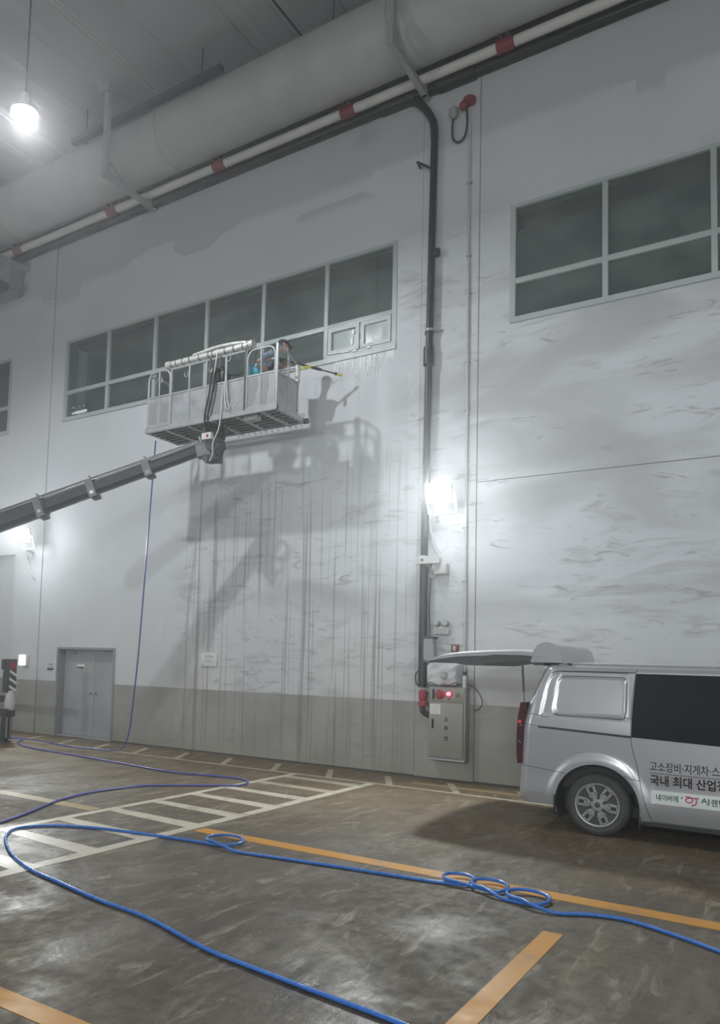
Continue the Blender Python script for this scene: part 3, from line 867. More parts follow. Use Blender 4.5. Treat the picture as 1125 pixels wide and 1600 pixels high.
for k in range(5):
    MB().box(-5.285, -5.15+0.01*(k % 2), cy-0.0155, cy-0.0140, 1.225-0.027*k, 1.230-0.027*k).build('notice_text_line', 'steelgrey', d, smooth=0)
for ch, z in (('소', 1.02), ('화', 0.87), ('전', 0.705)):
    text_mesh(ch, -5.055, -4.985, z-0.037, z+0.037, cy-0.0125, 'ink', 'lettering', d, 0.03)

o = MB().cyl((-4.70, PF-0.10, 1.54), (-4.70, PF-0.10, 1.70), 0.034, 14)
t = thing('spray_can', 'small white spray can with grey cap standing on the hydrant cabinet', 'spray can', (-4.745, PF-0.12, 1.54))
MB().lathe([(0.028, 0.0), (0.034, 0.004), (0.034, 0.185), (0.026, 0.20)], (-4.745, PF-0.12, 1.54), 'z', 18).build('can', 'offwhite', t)
MB().lathe([(0.027, 0.20), (0.030, 0.202), (0.030, 0.262), (0.024, 0.268)], (-4.745, PF-0.12, 1.54), 'z', 18).build('cap', 'dark', t)
o = MB().tube(spline([(-4.74, PF-0.02, 1.60), (-4.60, PF-0.05, 1.545), (-4.50, PF-0.06, 1.42), (-4.47, PF-0.05, 1.29), (-4.55, PF-0.03, 1.19), (-4.63, PF-0.02, 1.19)], 7), 0.009, 8).build('loose_cable', 'dark')
tag(o, 'thin dark cable curving out from the right side of the hydrant cabinet', 'cable')

t = thing('plug_socket', 'red industrial plug hanging at the foot of the black down pipe', 'plug', (-5.47, PF-0.15, 1.2))
mb = MB().lathe([(0.05, 0.0), (0.078, 0.01), (0.078, 0.075), (0.062, 0.09), (0.066, 0.10), (0.074, 0.20), (0.07, 0.26), (0.045, 0.28)], (-5.465, PF-0.15, 1.20), 'z', 20)
mb.build('plug_body', 'redp', t)
MB().tube(spline([(-5.41, PF-0.15, 1.42), (-5.34, PF-0.15, 1.40), (-5.33, PF-0.15, 1.30), (-5.40, PF-0.15, 1.24)], 6), 0.014, 8).build('plug_handle', 'dark', t)
MB().tube(spline([(-5.47, PF-0.15, 1.22), (-5.46, PF-0.14, 1.12), (-5.38, PF-0.10, 1.06), (-5.25, PF-0.04, 1.06)], 6), 0.05, 12).build('cable_tail', 'black', t)
MB().tube(spline([(-5.55, PF-0.1, 1.83), (-5.63, PF-0.1, 1.72), (-5.61, PF-0.1, 1.58), (-5.54, PF-0.1, 1.52)], 6), 0.012, 8).build('wire_loop', 'black', t)

# room sign on the middle bay
t = thing('wall_sign', 'small white sign board on the streaked wall right of the door', 'sign', (-10.26, WY, 1.75))
MB().box(-10.475, -10.055, WY-0.03, WY, 1.745, 2.02, 0.004).build('board', 'offwhite', t)
text_mesh('9746', -10.36, -10.16, 1.915, 1.965, WY-0.031, 'steelgrey', 'lettering', t, 0.004)
text_mesh('Clea', -10.34, -10.19, 1.835, 1.880, WY-0.031, 'steelgrey', 'lettering', t)

LP = WY-0.02
t = thing('wall_light_box', 'small lit white lamp box on the left pillar', 'wall lamp', (-16.05, LP, 1.6))
MB().box(-16.19, -15.95, LP-0.08, LP, 1.60, 1.89, 0.012).build('case', 'offwhite', t)
MB().box(-16.20, -16.0, LP-0.13, LP-0.05, 1.61, 1.87, 0.02).build('diffuser', 'lensdim', t)
t = thing('name_plate', 'small dark name plate on the wall left of the door', 'name plate', (-15.15, WY, 1.5))
MB().box(-15.28, -15.07, WY-0.012, WY, 1.535, 1.60).build('plate', 'steelgrey', t, smooth=0)
MB().box(-15.28, -15.07, WY-0.014, WY-0.01, 1.525, 1.56).build('stripe', 'ink', t, smooth=0)
MB().box(-15.23, -15.12, WY-0.010, WY, 1.645, 1.685).build('small_plate', 'steelgrey', t, smooth=0)

# ================================================================== HOSES
def hose(pts, r, name, mat, label, n=6, seg=8):
    o = MB().tube(spline(pts, n), r, seg).build(name, mat, smooth=60)
    return tag(o, label, 'hose')
hz = 0.016
main = [(-1.2, 3.72), (-1.78, 3.85), (-2.37, 3.92), (-2.87, 3.98), (-3.34, 4.05), (-4.04, 4.25), (-4.67, 4.33), (-5.27, 4.45), (-5.72, 4.54), (-6.24, 4.74), (-6.75, 5.03), (-7.07, 5.29), (-7.19, 5.52), (-7.03, 5.82), (-6.57, 6.05), (-5.98, 6.18), (-5.38, 6.27), (-5.06, 6.30)]
pts = [(x, y, hz) for x, y in main]
def loop(cx, cy, r, a0, ex):
    """one full counter-clockwise turn, rising over its own start"""
    out = []
    for k in range(1, 13):
        a = a0+2*PI*k/12.0
        out.append((cx+r[0]*math.cos(a), cy+r[1]*math.sin(a), hz+(0.030 if k > 8 else 0.030*k/9)))
    return out
pts += loop(-5.10, 6.47, (0.19, 0.19), -PI/2, 0)
pts += [(-4.90, 6.22, hz+0.02), (-4.74, 6.21, hz), (-4.19, 6.29, hz), (-3.55, 6.38, hz), (-2.94, 6.45, hz), (-2.68, 6.50, hz)]
pts += loop(-2.62, 6.65, (0.135, 0.15), -PI/2, 0)
pts += [(-2.50, 6.50, hz+0.02)]
pts += loop(-2.335, 6.63, (0.15, 0.16), -PI/2, 0)
pts += [(-2.24, 6.41, hz+0.02), (-2.11, 6.36, hz)]
pts += loop(-1.97, 6.51, (0.17, 0.17), -PI/2, 0)
pts += [(-1.86, 6.28, hz+0.02), (-1.68, 6.27, hz), (-1.45, 6.40, hz), (-1.2, 6.44, hz), (-0.87, 6.31, hz), (-0.55, 6.13, hz), (-0.34, 6.0, hz), (0.5, 5.5, hz), (1.6, 4.6, hz)]
hose(pts, 0.0145, 'blue_hose', 'hose', 'bright blue hose with four small loops lying across the floor in front', 5, 10)
far = [(-15.8, 11.0), (-15.2, 11.03), (-14.56, 11.14), (-14.01, 10.6), (-13.07, 10.24), (-11.54, 10.07), (-10.0, 9.88), (-8.83, 9.74), (-7.91, 9.95), (-7.47, 9.92), (-7.25, 9.69), (-7.22, 9.39), (-7.5, 9.13), (-8.15, 8.52), (-8.29, 8.08), (-8.33, 7.52), (-8.16, 6.83), (-7.78, 6.06), (-7.58, 5.56), (-7.3, 4.6)]
hose([(x, y, hz) for x, y in far], 0.0145, 'blue_hose', 'hosedark', 'dark blue hose winding over the white hatching at the left, behind the bright blue one')
hose([(-10.38, 10.62, 6.02), (-10.50, 10.68, 4.9), (-10.72, 10.82, 3.4), (-10.98, 11.0, 2.0), (-11.2, 11.13, 1.05), (-11.38, 11.23, 0.40), (-11.58, 11.24, 0.06), (-11.75, 11.10, hz), (-12.2, 11.02, hz), (-12.79, 10.97, hz), (-14.09, 11.19, hz), (-15.4, 11.17, hz), (-16.6, 11.3, hz)], 0.014, 'blue_hose', 'hosedark', 'dark blue hose hanging from the work platform down to the floor by the door')

# ================================================================== OUTRIGGER AT THE LEFT EDGE
t = thing('outrigger', 'dark truck outrigger leg with red dot and white stripes at the left edge', 'outrigger', (-14.49, 10.62, 0))
ox0, ox1, oy0, oy1 = -14.49, -14.34, 10.50, 10.74
MB().box(ox0, ox1, oy0, oy1, 1.06, 1.78, 0.012).build('upper_box', 'boom', t)
MB().box(ox0, ox1-0.05, oy0-0.05, oy0, 1.55, 1.77, 0.01).build('side_bracket', 'boom', t)
MB().cyl((ox1, 10.64, 1.64), (ox1+0.008, 10.64, 1.64), 0.085, 22).build('red_reflector', 'redp', t)
for z in (1.50, 1.335, 1.175, 1.04):
    MB().prism([(10.56, z-0.005), (10.565, z+0.05), (10.735, z-0.05), (10.735, z-0.11)], ox1-0.002, ox1+0.006, 'x').build('white_stripe', 'paper', t, smooth=0)
MB().lathe([(0.06, 0.66), (0.10, 0.70), (0.115, 0.85), (0.10, 1.0), (0.06, 1.10)], (-14.36, 10.62, 0), 'z', 18).build('cylinder_shroud', 'conduit', t)
MB().box(ox0-0.02, ox1+0.05, oy0-0.03, oy1-0.02, 0.55, 0.72, 0.02).build('collar', 'boom', t)
MB().box(ox0, ox1, oy0+0.01, oy1-0.05, 0.07, 0.56, 0.012).build('post', 'boom', t)
rb = MB().box(ox1, ox1+0.02, oy0+0.03, oy0+0.06, 0.10, 0.54).build('post_rib', 'steelgrey', t, smooth=0)
dup(rb, t, (0, 0.10, 0))
MB().lathe([(0.17, 0.0), (0.17, 0.02), (0.09, 0.04), (0.07, 0.08)], (-14.48, 10.60, 0), 'z', 18).build('foot_plate', 'dark', t)
MB().bar((-14.58, 10.60, 0.92), (-16.6, 10.50, 0.92), 0.16, 0.14).build('beam', 'boom', t)
MB().tube(spline([(-14.56, 10.46, 1.35), (-14.75, 10.42, 1.15), (-15.0, 10.42, 0.95), (-15.5, 10.42, 0.85)], 6), 0.025, 8).build('hydraulic_hose', 'black', t)

# ================================================================== BOOM WITH WORK PLATFORM
TIP = Vector((-9.06, 10.78, 5.80)); END = Vector((-12.60, 8.66, 4.19))
bd = (END-TIP).normalized()
lift = thing('boom_lift', 'dark telescopic boom carrying an open grey work platform in front of the wall', 'boom lift', END)
side = bd.cross(Vector((0, 0, 1))).normalized(); upb = side.cross(bd).normalized()
if upb.z < 0: upb = -upb
LEN = (END-TIP).length
stations = [(0.30, 1.28, 0.20, 0.17), (1.24, 2.34, 0.22, 0.19), (2.30, 3.32, 0.24, 0.21), (3.28, LEN+1.2, 0.29, 0.25)]
for i, (a, b, h, wd) in enumerate(stations):
    pa, pb = TIP+bd*a, TIP+bd*b
    pb2 = pb
    # hexagonal box section with a rounded keel
    prof = [(-wd/2, h*0.5), (wd/2, h*0.5), (wd/2, -h*0.22), (wd*0.25, -h*0.5), (-wd*0.25, -h*0.5), (-wd/2, -h*0.22)]
    mb = MB()
    vs = [p+side*x+upb*z for p in (pa, pb2) for (x, z) in prof]
    n = len(prof)
    mb.add(vs, [tuple(range(n)), tuple(reversed(range(n, 2*n)))]+[(k, n+k, n+(k+1) % n, (k+1) % n) for k in range(n)])
    mb.build('boom_section', 'boom', lift, smooth=0)
for i, (q, h, wd) in enumerate(((1.30, 0.29, 0.25), (2.38, 0.32, 0.28), (3.40, 0.36, 0.32))):
    p = TIP+bd*q
    mb = MB()
    for (x, z, sx, sz) in ((0, h/2-0.02, wd, 0.06), (0, -h/2+0.03, wd*0.7, 0.05), (-wd/2+0.02, 0, 0.05, h), (wd/2-0.02, 0, 0.05, h)):
        c = p+side*x+upb*z
        mb.bar(c-bd*0.07, c+bd*0.07, sx, sz, upb)
    c = mb.build('boom_collar', 'boomcollar', lift, smooth=0)
    MB().bar(p-upb*(h/2+0.01)-bd*0.10, p-upb*(h/2+0.01)+bd*0.02, 0.10, 0.07, upb).build('wear_pad', 'dark', c, smooth=0)
    MB().cyl(p-side*(wd/2+0.01)-upb*0.08, p+side*(wd/2+0.01)-upb*0.08, 0.035, 12).build('collar_bolt', 'chrome', c)
    MB().bar(p+upb*(h/2)-bd*0.09, p+upb*(h/2+0.09)-bd*0.02, 0.14, 0.03, bd).build('rod_guide', 'boomcollar', c, smooth=0)
a, b = TIP+bd*0.25+upb*0.165, TIP+bd*(LEN+1.2)+upb*0.245
MB().cyl(a-side*0.03, b-side*0.03, 0.020, 10).build('hose_rod', 'boomcollar', lift)
MB().cyl(a+side*0.05-upb*0.045, b+side*0.05-upb*0.05, 0.030, 10).build('hydraulic_tube', 'chrome', lift)
MB().cyl(a-side*0.11-upb*0.05, b-side*0.11-upb*0.06, 0.014, 10).build('hose_rod', 'chrome', lift)

# tip: pivot, rotator, hoses
q = TIP
MB().bar(q+bd*0.34, q+bd*0.02-upb*0.05, 0.22, 0.26, upb).build('tip_head', 'boomcollar', lift, smooth=0)
MB().cyl(q-side*0.16+bd*0.02, q+side*0.16+bd*0.02, 0.13, 20).build('pivot_drum', 'dark', lift)
MB().bar(q+Vector((-0.02, 0, -0.32)), q+Vector((0.02, 0, 0.16)), 0.26, 0.24, (0, 1, 0)).build('rotator_body', 'dark', lift, smooth=0)
MB().lathe([(0.17, 0.10), (0.20, 0.12), (0.20, 0.26), (0.24, 0.28), (0.24, 0.31)], q, 'z', 24).build('slewing_ring', 'black', lift)
MB().bar(q+Vector((-0.12, -0.10, -0.22)), q+Vector((0.10, -0.22, -0.36)), 0.13, 0.11).build('tilt_cylinder', 'dark', lift, smooth=0)
bxo = MB().box(q.x-0.11, q.x+0.11, q.y-0.24, q.y-0.15, q.z+0.05, q.z+0.17, 0.01).build('label_box', 'offwhite', lift)
MB().cyl((q.x+0.03, q.y-0.247, q.z+0.11), (q.x+0.03, q.y-0.238, q.z+0.11), 0.028, 12).build('red_badge', 'redp', bxo)
MB().bar(q+Vector((-0.22, -0.16, 0.14)), q+Vector((-0.12, -0.16, -0.06)), 0.05, 0.03).build('bright_link', 'chrome', lift, smooth=0)
MB().tube(spline([q+Vector((0.12, -0.08, 0.02)), q+Vector((0.27, -0.08, -0.0)), q+Vector((0.30, -0.08, -0.14)), q+Vector((0.14, -0.08, -0.22))], 6), 0.022, 10).build('hydraulic_hose', 'black', lift)
MB().tube(spline([q+Vector((0.10, -0.12, -0.16)), q+Vector((0.22, -0.12, -0.22)), q+Vector((0.20, -0.12, -0.34)), q+Vector((0.04, -0.12, -0.34))], 6), 0.022, 10).build('hydraulic_hose', 'black', lift)

# ---- the platform
X0, X1, Y0, Y1, YB, ZF = -10.50, -7.50, 10.50, 11.13, 11.40, 6.15
bas = MB()
bas.box(X0-0.03, X1+0.03, Y0-0.03, Y0+0.03, ZF-0.01, ZF+0.07).box(X0-0.03, X1+0.03, YB-0.04, YB, ZF-0.01, ZF+0.05)
bas.box(X0-0.03, X0+0.03, Y0, YB, ZF-0.01, ZF+0.06).box(X1-0.03, X1+0.03, Y0, YB, ZF-0.01, ZF+0.06)
fr = bas.build('floor_frame', 'galv', lift, smooth=0)
beam = MB().bar((X0, 10.63, ZF+0.02), (X1, 10.63, ZF+0.02), 0.035, 0.07).build('floor_beam', 'grating', lift, smooth=0)
for k in range(1, 6):
    dup(beam, lift, (0, 0.13*k, 0))
cross = MB().bar((-10.0, Y0, ZF+0.0), (-10.0, YB, ZF+0.0), 0.06, 0.05).build('cross_beam', 'galv', lift, smooth=0)
for k in range(1, 5): dup(cross, lift, (0.55*k, 0, 0))
MB().box(X0, X1, Y0+0.02, YB-0.02, ZF+0.055, ZF+0.065).build('deck_sheet', 'grating', lift, smooth=0)
for k in range(12):
    MB().bar((-9.0+0.13*k, YB-0.01, ZF-0.02), (-8.97+0.13*k, YB-0.01, ZF-0.07), 0.014).build('wire_hook', 'galv', lift, smooth=0)
MB().cyl((X1+0.02, YB-0.05, ZF+0.01), (X1+0.10, YB-0.05, ZF+0.01), 0.05, 14).build('corner_buffer', 'dark', lift)
MB().box(-8.25, -7.95, Y0+0.06, Y0+0.20, ZF-0.09, ZF-0.01, 0.01).build('bracket_plate', 'galv', lift)
ZP, ZR = 6.81, 7.28
TR = 0.021
def sheet(x0, x1, y0, y1, z0, z1, name='side_sheet'):
    return MB().box(x0, x1, y0, y1, z0, z1).build(name, 'panel', lift, smooth=0)
# front: three bays of sheet with a visible frame
for (a, b) in ((X0+0.03, -9.93), (-9.88, -9.47), (-9.45, -9.07), (-9.04, -8.62), (-8.59, -8.18), (-8.12, -7.84), (-7.82, -7.53)):
    sheet(a, b, Y0-0.004, Y0+0.006, ZF+0.09, ZP-0.01)
for poly in ([(-8.10, 6.27), (-8.0, 6.30), (-7.96, 6.40), (-7.89, 6.62), (-7.90, 6.76), (-8.10, 6.77)], [(-7.80, 6.27), (-7.70, 6.27), (-7.69, 6.45), (-7.66, 6.55), (-7.67, 6.77), (-7.80, 6.77)], [(-8.57, 6.28), (-8.50, 6.30), (-8.49, 6.77), (-8.57, 6.77)], [(-9.0, 6.28), (-8.70, 6.27), (-8.66, 6.50), (-8.66, 6.76), (-8.9, 6.76), (-8.98, 6.5)], [(-10.45, 6.30), (-10.28, 6.29), (-10.26, 6.7), (-10.44, 6.72)], [(-10.18, 6.30), (-10.0, 6.30), (-9.99, 6.66), (-10.17, 6.68)]):
    MB().prism(poly, Y0-0.007, Y0-0.003, 'y').build('film_patch', 'film', lift, smooth=0)
for q in ([(-9.83, 6.52), (-9.76, 6.40), (-9.70, 6.32)], [(-9.40, 6.52), (-9.28, 6.60), (-9.18, 6.52)], [(-9.62, 6.46), (-9.58, 6.38), (-9.60, 6.30)], [(-8.42, 6.30), (-8.34, 6.36), (-8.24, 6.42)]):
    MB().tube(spline([(x, Y0-0.005, z) for x, z in q], 5), 0.004, 5).build('scratch', 'steelgrey', lift)
MB().bar((X0, Y0, ZF+0.10), (-9.92, Y0, ZF+0.10), 0.04).bar((-9.90, Y0, ZF+0.06), (-8.16, Y0, ZF+0.06), 0.045).bar((-8.14, Y0, ZF+0.08), (X1, Y0, ZF+0.08), 0.05).build('bottom_rail', 'galv', lift, smooth=0)
MB().bar((X0, Y0, ZP), (X1, Y0, ZP), 0.03).build('middle_rail', 'galv', lift, smooth=0)
# left arch and right arch gates
def arch(x0, x1, y0, y1, zt, r=0.16, zb=ZF+0.08):
    """bent tube hoop from (x0,y0) to (x1,y1)"""
    a, b = Vector((x0, y0, 0)), Vector((x1, y1, 0))
    d = (b-a).normalized(); L = (b-a).length
    pts = [a+Vector((0, 0, zb)), a+Vector((0, 0, zt-r))]
    for k in range(1, 7):
        th = PI/2*k/6
        pts.append(a+d*(r-r*math.cos(th))+Vector((0, 0, zt-r+r*math.sin(th))))
    for k in range(0, 7):
        th = PI/2*k/6
        pts.append(b-d*(r-r*math.sin(th))+Vector((0, 0, zt-r+r*math.cos(th))))
    pts.append(b+Vector((0, 0, zb)))
    return MB().tube(pts, TR, 10)
arch(X0+0.01, -9.94, Y0, Y0, 7.30).build('arched_gate', 'galv', lift)
arch(-8.125, -7.535, Y0, Y0, 7.27).build('arched_gate', 'galv', lift)
MB().tube([(-10.22, Y0, ZF+0.1), (-10.22, Y0, 7.29)], 0.016, 10).build('gate_bar', 'galv', lift)
MB().tube([(-7.83, Y0, ZF+0.1), (-7.83, Y0, 7.26)], 0.020, 10).build('gate_bar', 'galv', lift)
for x, zt in ((-9.905, 7.34), (-9.46, ZR), (-9.055, ZR), (-8.605, ZR), (-8.155, 7.46)):
    MB().box(x-0.018, x+0.018, Y0-0.018, Y0+0.018, ZF+0.05, zt).build('post', 'galv', lift, smooth=0)
MB().box(-8.185, -8.145, Y0-0.024, Y0+0.02, ZF+0.05, 7.40).build('hinge_post', 'trimdark', lift, smooth=0)
MB().cyl((-9.91, Y0, ZR), (-8.15, Y0, ZR), 0.022, 12).build('top_rail', 'galv', lift)
MB().box(-7.515, -7.475, Y0-0.02, Y0+0.02, ZF+0.05, 7.29).build('corner_post', 'galv', lift, smooth=0)
# right side
sheet(X1-0.004, X1+0.006, Y0+0.04, Y1-0.03, ZF+0.08, 6.78)
MB().bar((X1, Y0, 6.79), (X1, Y1, 6.79), 0.04).bar((X1, Y0, ZF+0.09), (X1, Y1, ZF+0.09), 0.05).build('side_rail', 'galv', lift, smooth=0)
MB().tube(spline([(X1, Y0, 7.26), (X1, 10.72, 7.25), (X1, 10.82, 7.20), (X1, 10.84, 7.05), (X1, 10.84, ZF+0.1)], 5), TR, 10).build('side_hoop', 'galv', lift)
MB().tube([(X1, 10.78, 7.235), (X1, Y1, 7.10)], 0.016, 8).build('sloping_rail', 'galv', lift)
MB().box(X1-0.02, X1+0.02, Y1-0.02, Y1+0.02, ZF+0.05, 7.10).build('corner_post', 'galv', lift, smooth=0)
MB().lathe([(0.03, 6.80), (0.048, 6.81), (0.050, 6.86), (0.043, 6.87), (0.046, 7.02), (0.050, 7.04), (0.048, 7.10), (0.03, 7.12)], (X1, Y1, 0), 'z', 14).build('foil_wrapped_post', 'wrap', lift)
# left side and back
sheet(X0-0.005, X0+0.005, Y0+0.04, Y1, ZF+0.08, 6.80)
arch(X0, X0, Y0+0.02, Y1, 7.28).build('side_hoop', 'galv', lift)
MB().box(X0, X1, YB-0.035, YB-0.020, ZF+0.05, ZF+0.17).build('kick_board', 'panel', lift, smooth=0)
MB().cyl((X0, Y1, 7.08), (X1, Y1, 7.08), 0.018, 10).build('back_rail', 'galv', lift)
MB().box(X0-0.02, X0+0.02, Y1-0.02, Y1+0.02, ZF+0.05, 7.10).build('corner_post', 'galv', lift, smooth=0)
# padded tubes tied along the front top rail
MB().tube([(-10.00, Y0-0.01, 7.375), (-8.03, Y0-0.01, 7.375)], 0.058, 14).build('wrapped_tube', 'wrap', lift)
MB().tube(spline([(-9.35, Y0-0.05, 7.42), (-8.8, Y0-0.06, 7.46), (-8.35, Y0-0.04, 7.45), (-8.16, Y0-0.02, 7.43)], 6), 0.03, 12).build('wrapped_tube', 'wrap', lift)
for k, x in enumerate((-9.97, -9.9, -9.78, -9.62, -9.45, -9.22, -9.0, -8.9, -8.62, -8.42, -8.22, -8.1)):
    MB().lathe([(0.060, -0.008), (0.064, -0.008), (0.064, 0.008), (0.060, 0.008)], (x, Y0-0.01, 7.375), 'x', 14).build('tie_band', 'dark' if k % 3 else 'trimdark', lift)
MB().lathe([(0.03, -0.05), (0.075, -0.04), (0.075, 0.05), (0.03, 0.06)], (-8.05, Y0-0.01, 7.38), 'x', 14).build('tube_end_cap', 'wrap', lift)
MB().lathe([(0.02, -0.04), (0.068, -0.04), (0.068, 0.04), (0.02, 0.05)], (-9.99, Y0-0.01, 7.375), 'x', 14).build('tube_end_cap', 'wrap', lift)
# control box with cables hanging in front
MB().box(-9.00, -8.72, Y0+0.05, Y0+0.28, 6.86, 7.07, 0.03).build('control_box', 'black', lift)
MB().cyl((-9.13, Y0+0.1, 7.15), (-8.98, Y0+0.1, 7.11), 0.045, 14).build('lever_knob', 'offwhite', lift)
MB().bar((-9.0, Y0+0.1, 7.12), (-8.76, Y0+0.1, 7.15), 0.03).build('control_lever', 'dark', lift, smooth=0)
MB().ball((-8.80, Y0+0.12, 7.09), 0.09, sc=(1.2, 1, 0.7)).build('control_cover', 'black', lift)
for dx in (0.0, 0.07):
    MB().tube(spline([(-8.90+dx, Y0+0.0, 7.10), (-8.885+dx, Y0-0.07, 6.95), (-8.93+dx, Y0-0.07, 6.6), (-9.02+dx, Y0-0.06, 6.25), (-9.06+dx, Y0+0.05, 6.0)], 6), 0.020, 8).build('control_cable', 'black', lift)
MB().tube(spline([(-8.70, Y0+0.2, 7.02), (-8.45, Y0+0.2, 6.98), (-8.2, Y0+0.2, 7.06), (-8.0, Y0+0.25, 7.0)], 6), 0.014, 8).build('control_cable', 'black', lift)
# hooks on the rail
for (x, z) in ((-10.17, 7.12), (-9.52, 7.12), (-8.53, 7.22)):
    MB().tube(spline([(x+0.03, Y0-0.03, z+0.05), (x+0.03, Y0-0.03, z-0.03), (x-0.01, Y0-0.03, z-0.06), (x-0.045, Y0-0.03, z-0.02), (x-0.045, Y0-0.03, z+0.03)], 4), 0.010, 6).build('rail_hook', 'chrome', lift)
for (x, z) in ((-8.95, 7.20), (-8.72, 7.2)):
    MB().bar((x, Y0-0.03, z+0.1), (x, Y0-0.03, z-0.12), 0.03, 0.02).build('strap', 'dark', lift, smooth=0)
o = MB().tube(spline([(-8.78, Y0-0.05, 7.46), (-8.80, Y0-0.06, 7.2), (-8.84, Y0-0.06, 6.95), (-8.88, Y0-0.05, 6.7)], 6), 0.012, 8).build('pale_rope', 'whitepipe', lift)
o = MB().tube(spline([(-8.57, Y0-0.04, 7.15), (-8.56, Y0-0.05, 6.8), (-8.52, Y0-0.05, 6.45), (-8.47, Y0-0.05, 6.32), (-8.53, Y0-0.05, 6.30), (-8.58, Y0-0.05, 6.5), (-8.60, Y0-0.05, 6.8)], 6), 0.011, 8).build('pale_rope', 'whitepipe', lift)
MB().tube(spline([(-8.64, Y0-0.04, 6.72), (-8.66, Y0-0.05, 6.2), (-8.72, Y0-0.03, 5.95), (-8.84, Y0-0.02, 5.75), (-8.86, Y0, 5.55), (-8.92, Y0, 5.42)], 6), 0.012, 8).build('pale_rope', 'whitepipe', lift)

# turquoise bag
t = thing('tool_bag', 'turquoise cloth bag hanging behind the worker at the platform rail', 'bag', (-8.12, 10.66, 6.84))
bm = bmesh.new(); bmesh.ops.create_uvsphere(bm, u_segments=18, v_segments=12, radius=1)
for v in bm.verts:
    zz = v.co.z
    v.co = Vector((-8.12+v.co.x*(0.125-0.045*zz)+0.01*math.sin(9*zz+v.co.y*5), 10.66+v.co.y*0.075, 6.97+zz*0.125))
MB().bm(bm).build('bag_body', 'teal', t, smooth=70)
MB().tube(spline([(-8.10, 10.66, 7.07), (-8.06, 10.62, 7.18), (-8.03, 10.6, 7.29)], 5), 0.012, 8).build('bag_strap', 'dark', t)
MB().ball((-8.03, 10.62, 7.04), 0.035).build('bag_clip', 'galv', t)

# ================================================================== THE WORKER
def skin_obj(name, nodes, edges, mat, parent, root, sub=2):
    """continuous skin over a joint skeleton: nodes {key: (pos, radius or (rx, ry))}"""
    keys = list(nodes)
    idx = {k: i for i, k in enumerate(keys)}
    me = bpy.data.meshes.new(name+'_skeleton')
    base = org(parent)
    me.from_pydata([tuple(Vector(nodes[k][0])-base) for k in keys], [(idx[a], idx[b]) for a, b in edges], [])
    o = bpy.data.objects.new(name+'_skeleton', me)
    COL.objects.link(o)
    o.modifiers.new('skin', 'SKIN')
    if not me.skin_vertices:
        bm = bmesh.new(); bm.from_mesh(me); bm.verts.layers.skin.verify(); bm.to_mesh(me); bm.free()
    for k in keys:
        sv = me.skin_vertices[0].data[idx[k]]
        r = nodes[k][1]
        sv.radius = (r, r) if not isinstance(r, tuple) else r
        sv.use_root = (k == root)
    md = o.modifiers.new('sub', 'SUBSURF'); md.levels = sub; md.render_levels = sub
    dg = bpy.context.evaluated_depsgraph_get(); dg.update()
    m2 = bpy.data.meshes.new_from_object(o.evaluated_get(dg))
    bpy.data.objects.remove(o, do_unlink=True)
    m2.name = name
    for p in m2.polygons: p.use_smooth = True
    m2.materials.clear(); m2.materials.append(M[mat])
    r = bpy.data.objects.new(name, m2)
    COL.objects.link(r); r.parent = parent
    return r

wk = thing('person', 'worker in black cap, face mask and blue shirt leaning over the platform rail', 'person', (-8.25, 11.0, ZF+0.065))
fwd = Vector((0.66, 0.75, 0)).normalized(); rgt = Vector((0.75, -0.66, 0)).normalized(); UPV = Vector((0, 0, 1))
PEL = Vector((-8.25, 11.00, 6.98)); SP = Vector((-8.205, 11.055, 7.17)); CH = Vector((-8.14, 11.13, 7.35)); NK = Vector((-8.055, 11.235, 7.50)); HD = Vector((-7.975, 11.335, 7.635))
RS = Vector((-8.00, 11.02, 7.40)); LS = Vector((-8.26, 11.25, 7.40))
RE = Vector((-8.235, 10.915, 7.25)); RW = Vector((-8.04, 11.025, 7.295)); RHND = Vector((-7.965, 11.085, 7.325))
LE = Vector((-8.06, 11.42, 7.25)); LW = Vector((-7.88, 11.37, 7.33)); LHND = Vector((-7.805, 11.30, 7.30))
nodes = {
    'pel': (PEL, 0.125), 'sp': (SP, 0.115), 'ch': (CH, 0.13), 'nk0': (CH+(NK-CH)*0.75, 0.075), 'nk': (NK, 0.055), 'jaw': (NK+(HD-NK)*0.5, 0.062), 'hd': (HD, 0.088), 'crown': (HD+Vector((-0.02, -0.01, 0.075)), 0.070),
    'rs': (RS, 0.062), 're': (RE, 0.044), 'rw': (RW, 0.030), 'ls': (LS, 0.062), 'le': (LE, 0.044), 'lw': (LW, 0.030),
    'rp': (RHND, (0.036, 0.026)), 'lp': (LHND, (0.036, 0.026)),
    'rh': (PEL+rgt*0.095-UPV*0.05, 0.098), 'rk': (Vector((-8.08, 10.99, 6.60)), 0.065), 'ra': (Vector((-8.20, 10.92, 6.30)), 0.043),
    'lh': (PEL-rgt*0.095-UPV*0.05, 0.098), 'lk': (Vector((-8.20, 11.12, 6.58)), 0.065), 'la': (Vector((-8.34, 11.06, 6.30)), 0.043),
}
edges = [('pel', 'sp'), ('sp', 'ch'), ('ch', 'nk0'), ('nk0', 'nk'), ('nk', 'jaw'), ('jaw', 'hd'), ('hd', 'crown'), ('ch', 'rs'), ('rs', 're'), ('re', 'rw'), ('rw', 'rp'), ('ch', 'ls'), ('ls', 'le'), ('le', 'lw'), ('lw', 'lp'),
         ('pel', 'rh'), ('rh', 'rk'), ('rk', 'ra'), ('pel', 'lh'), ('lh', 'lk'), ('lk', 'la')]
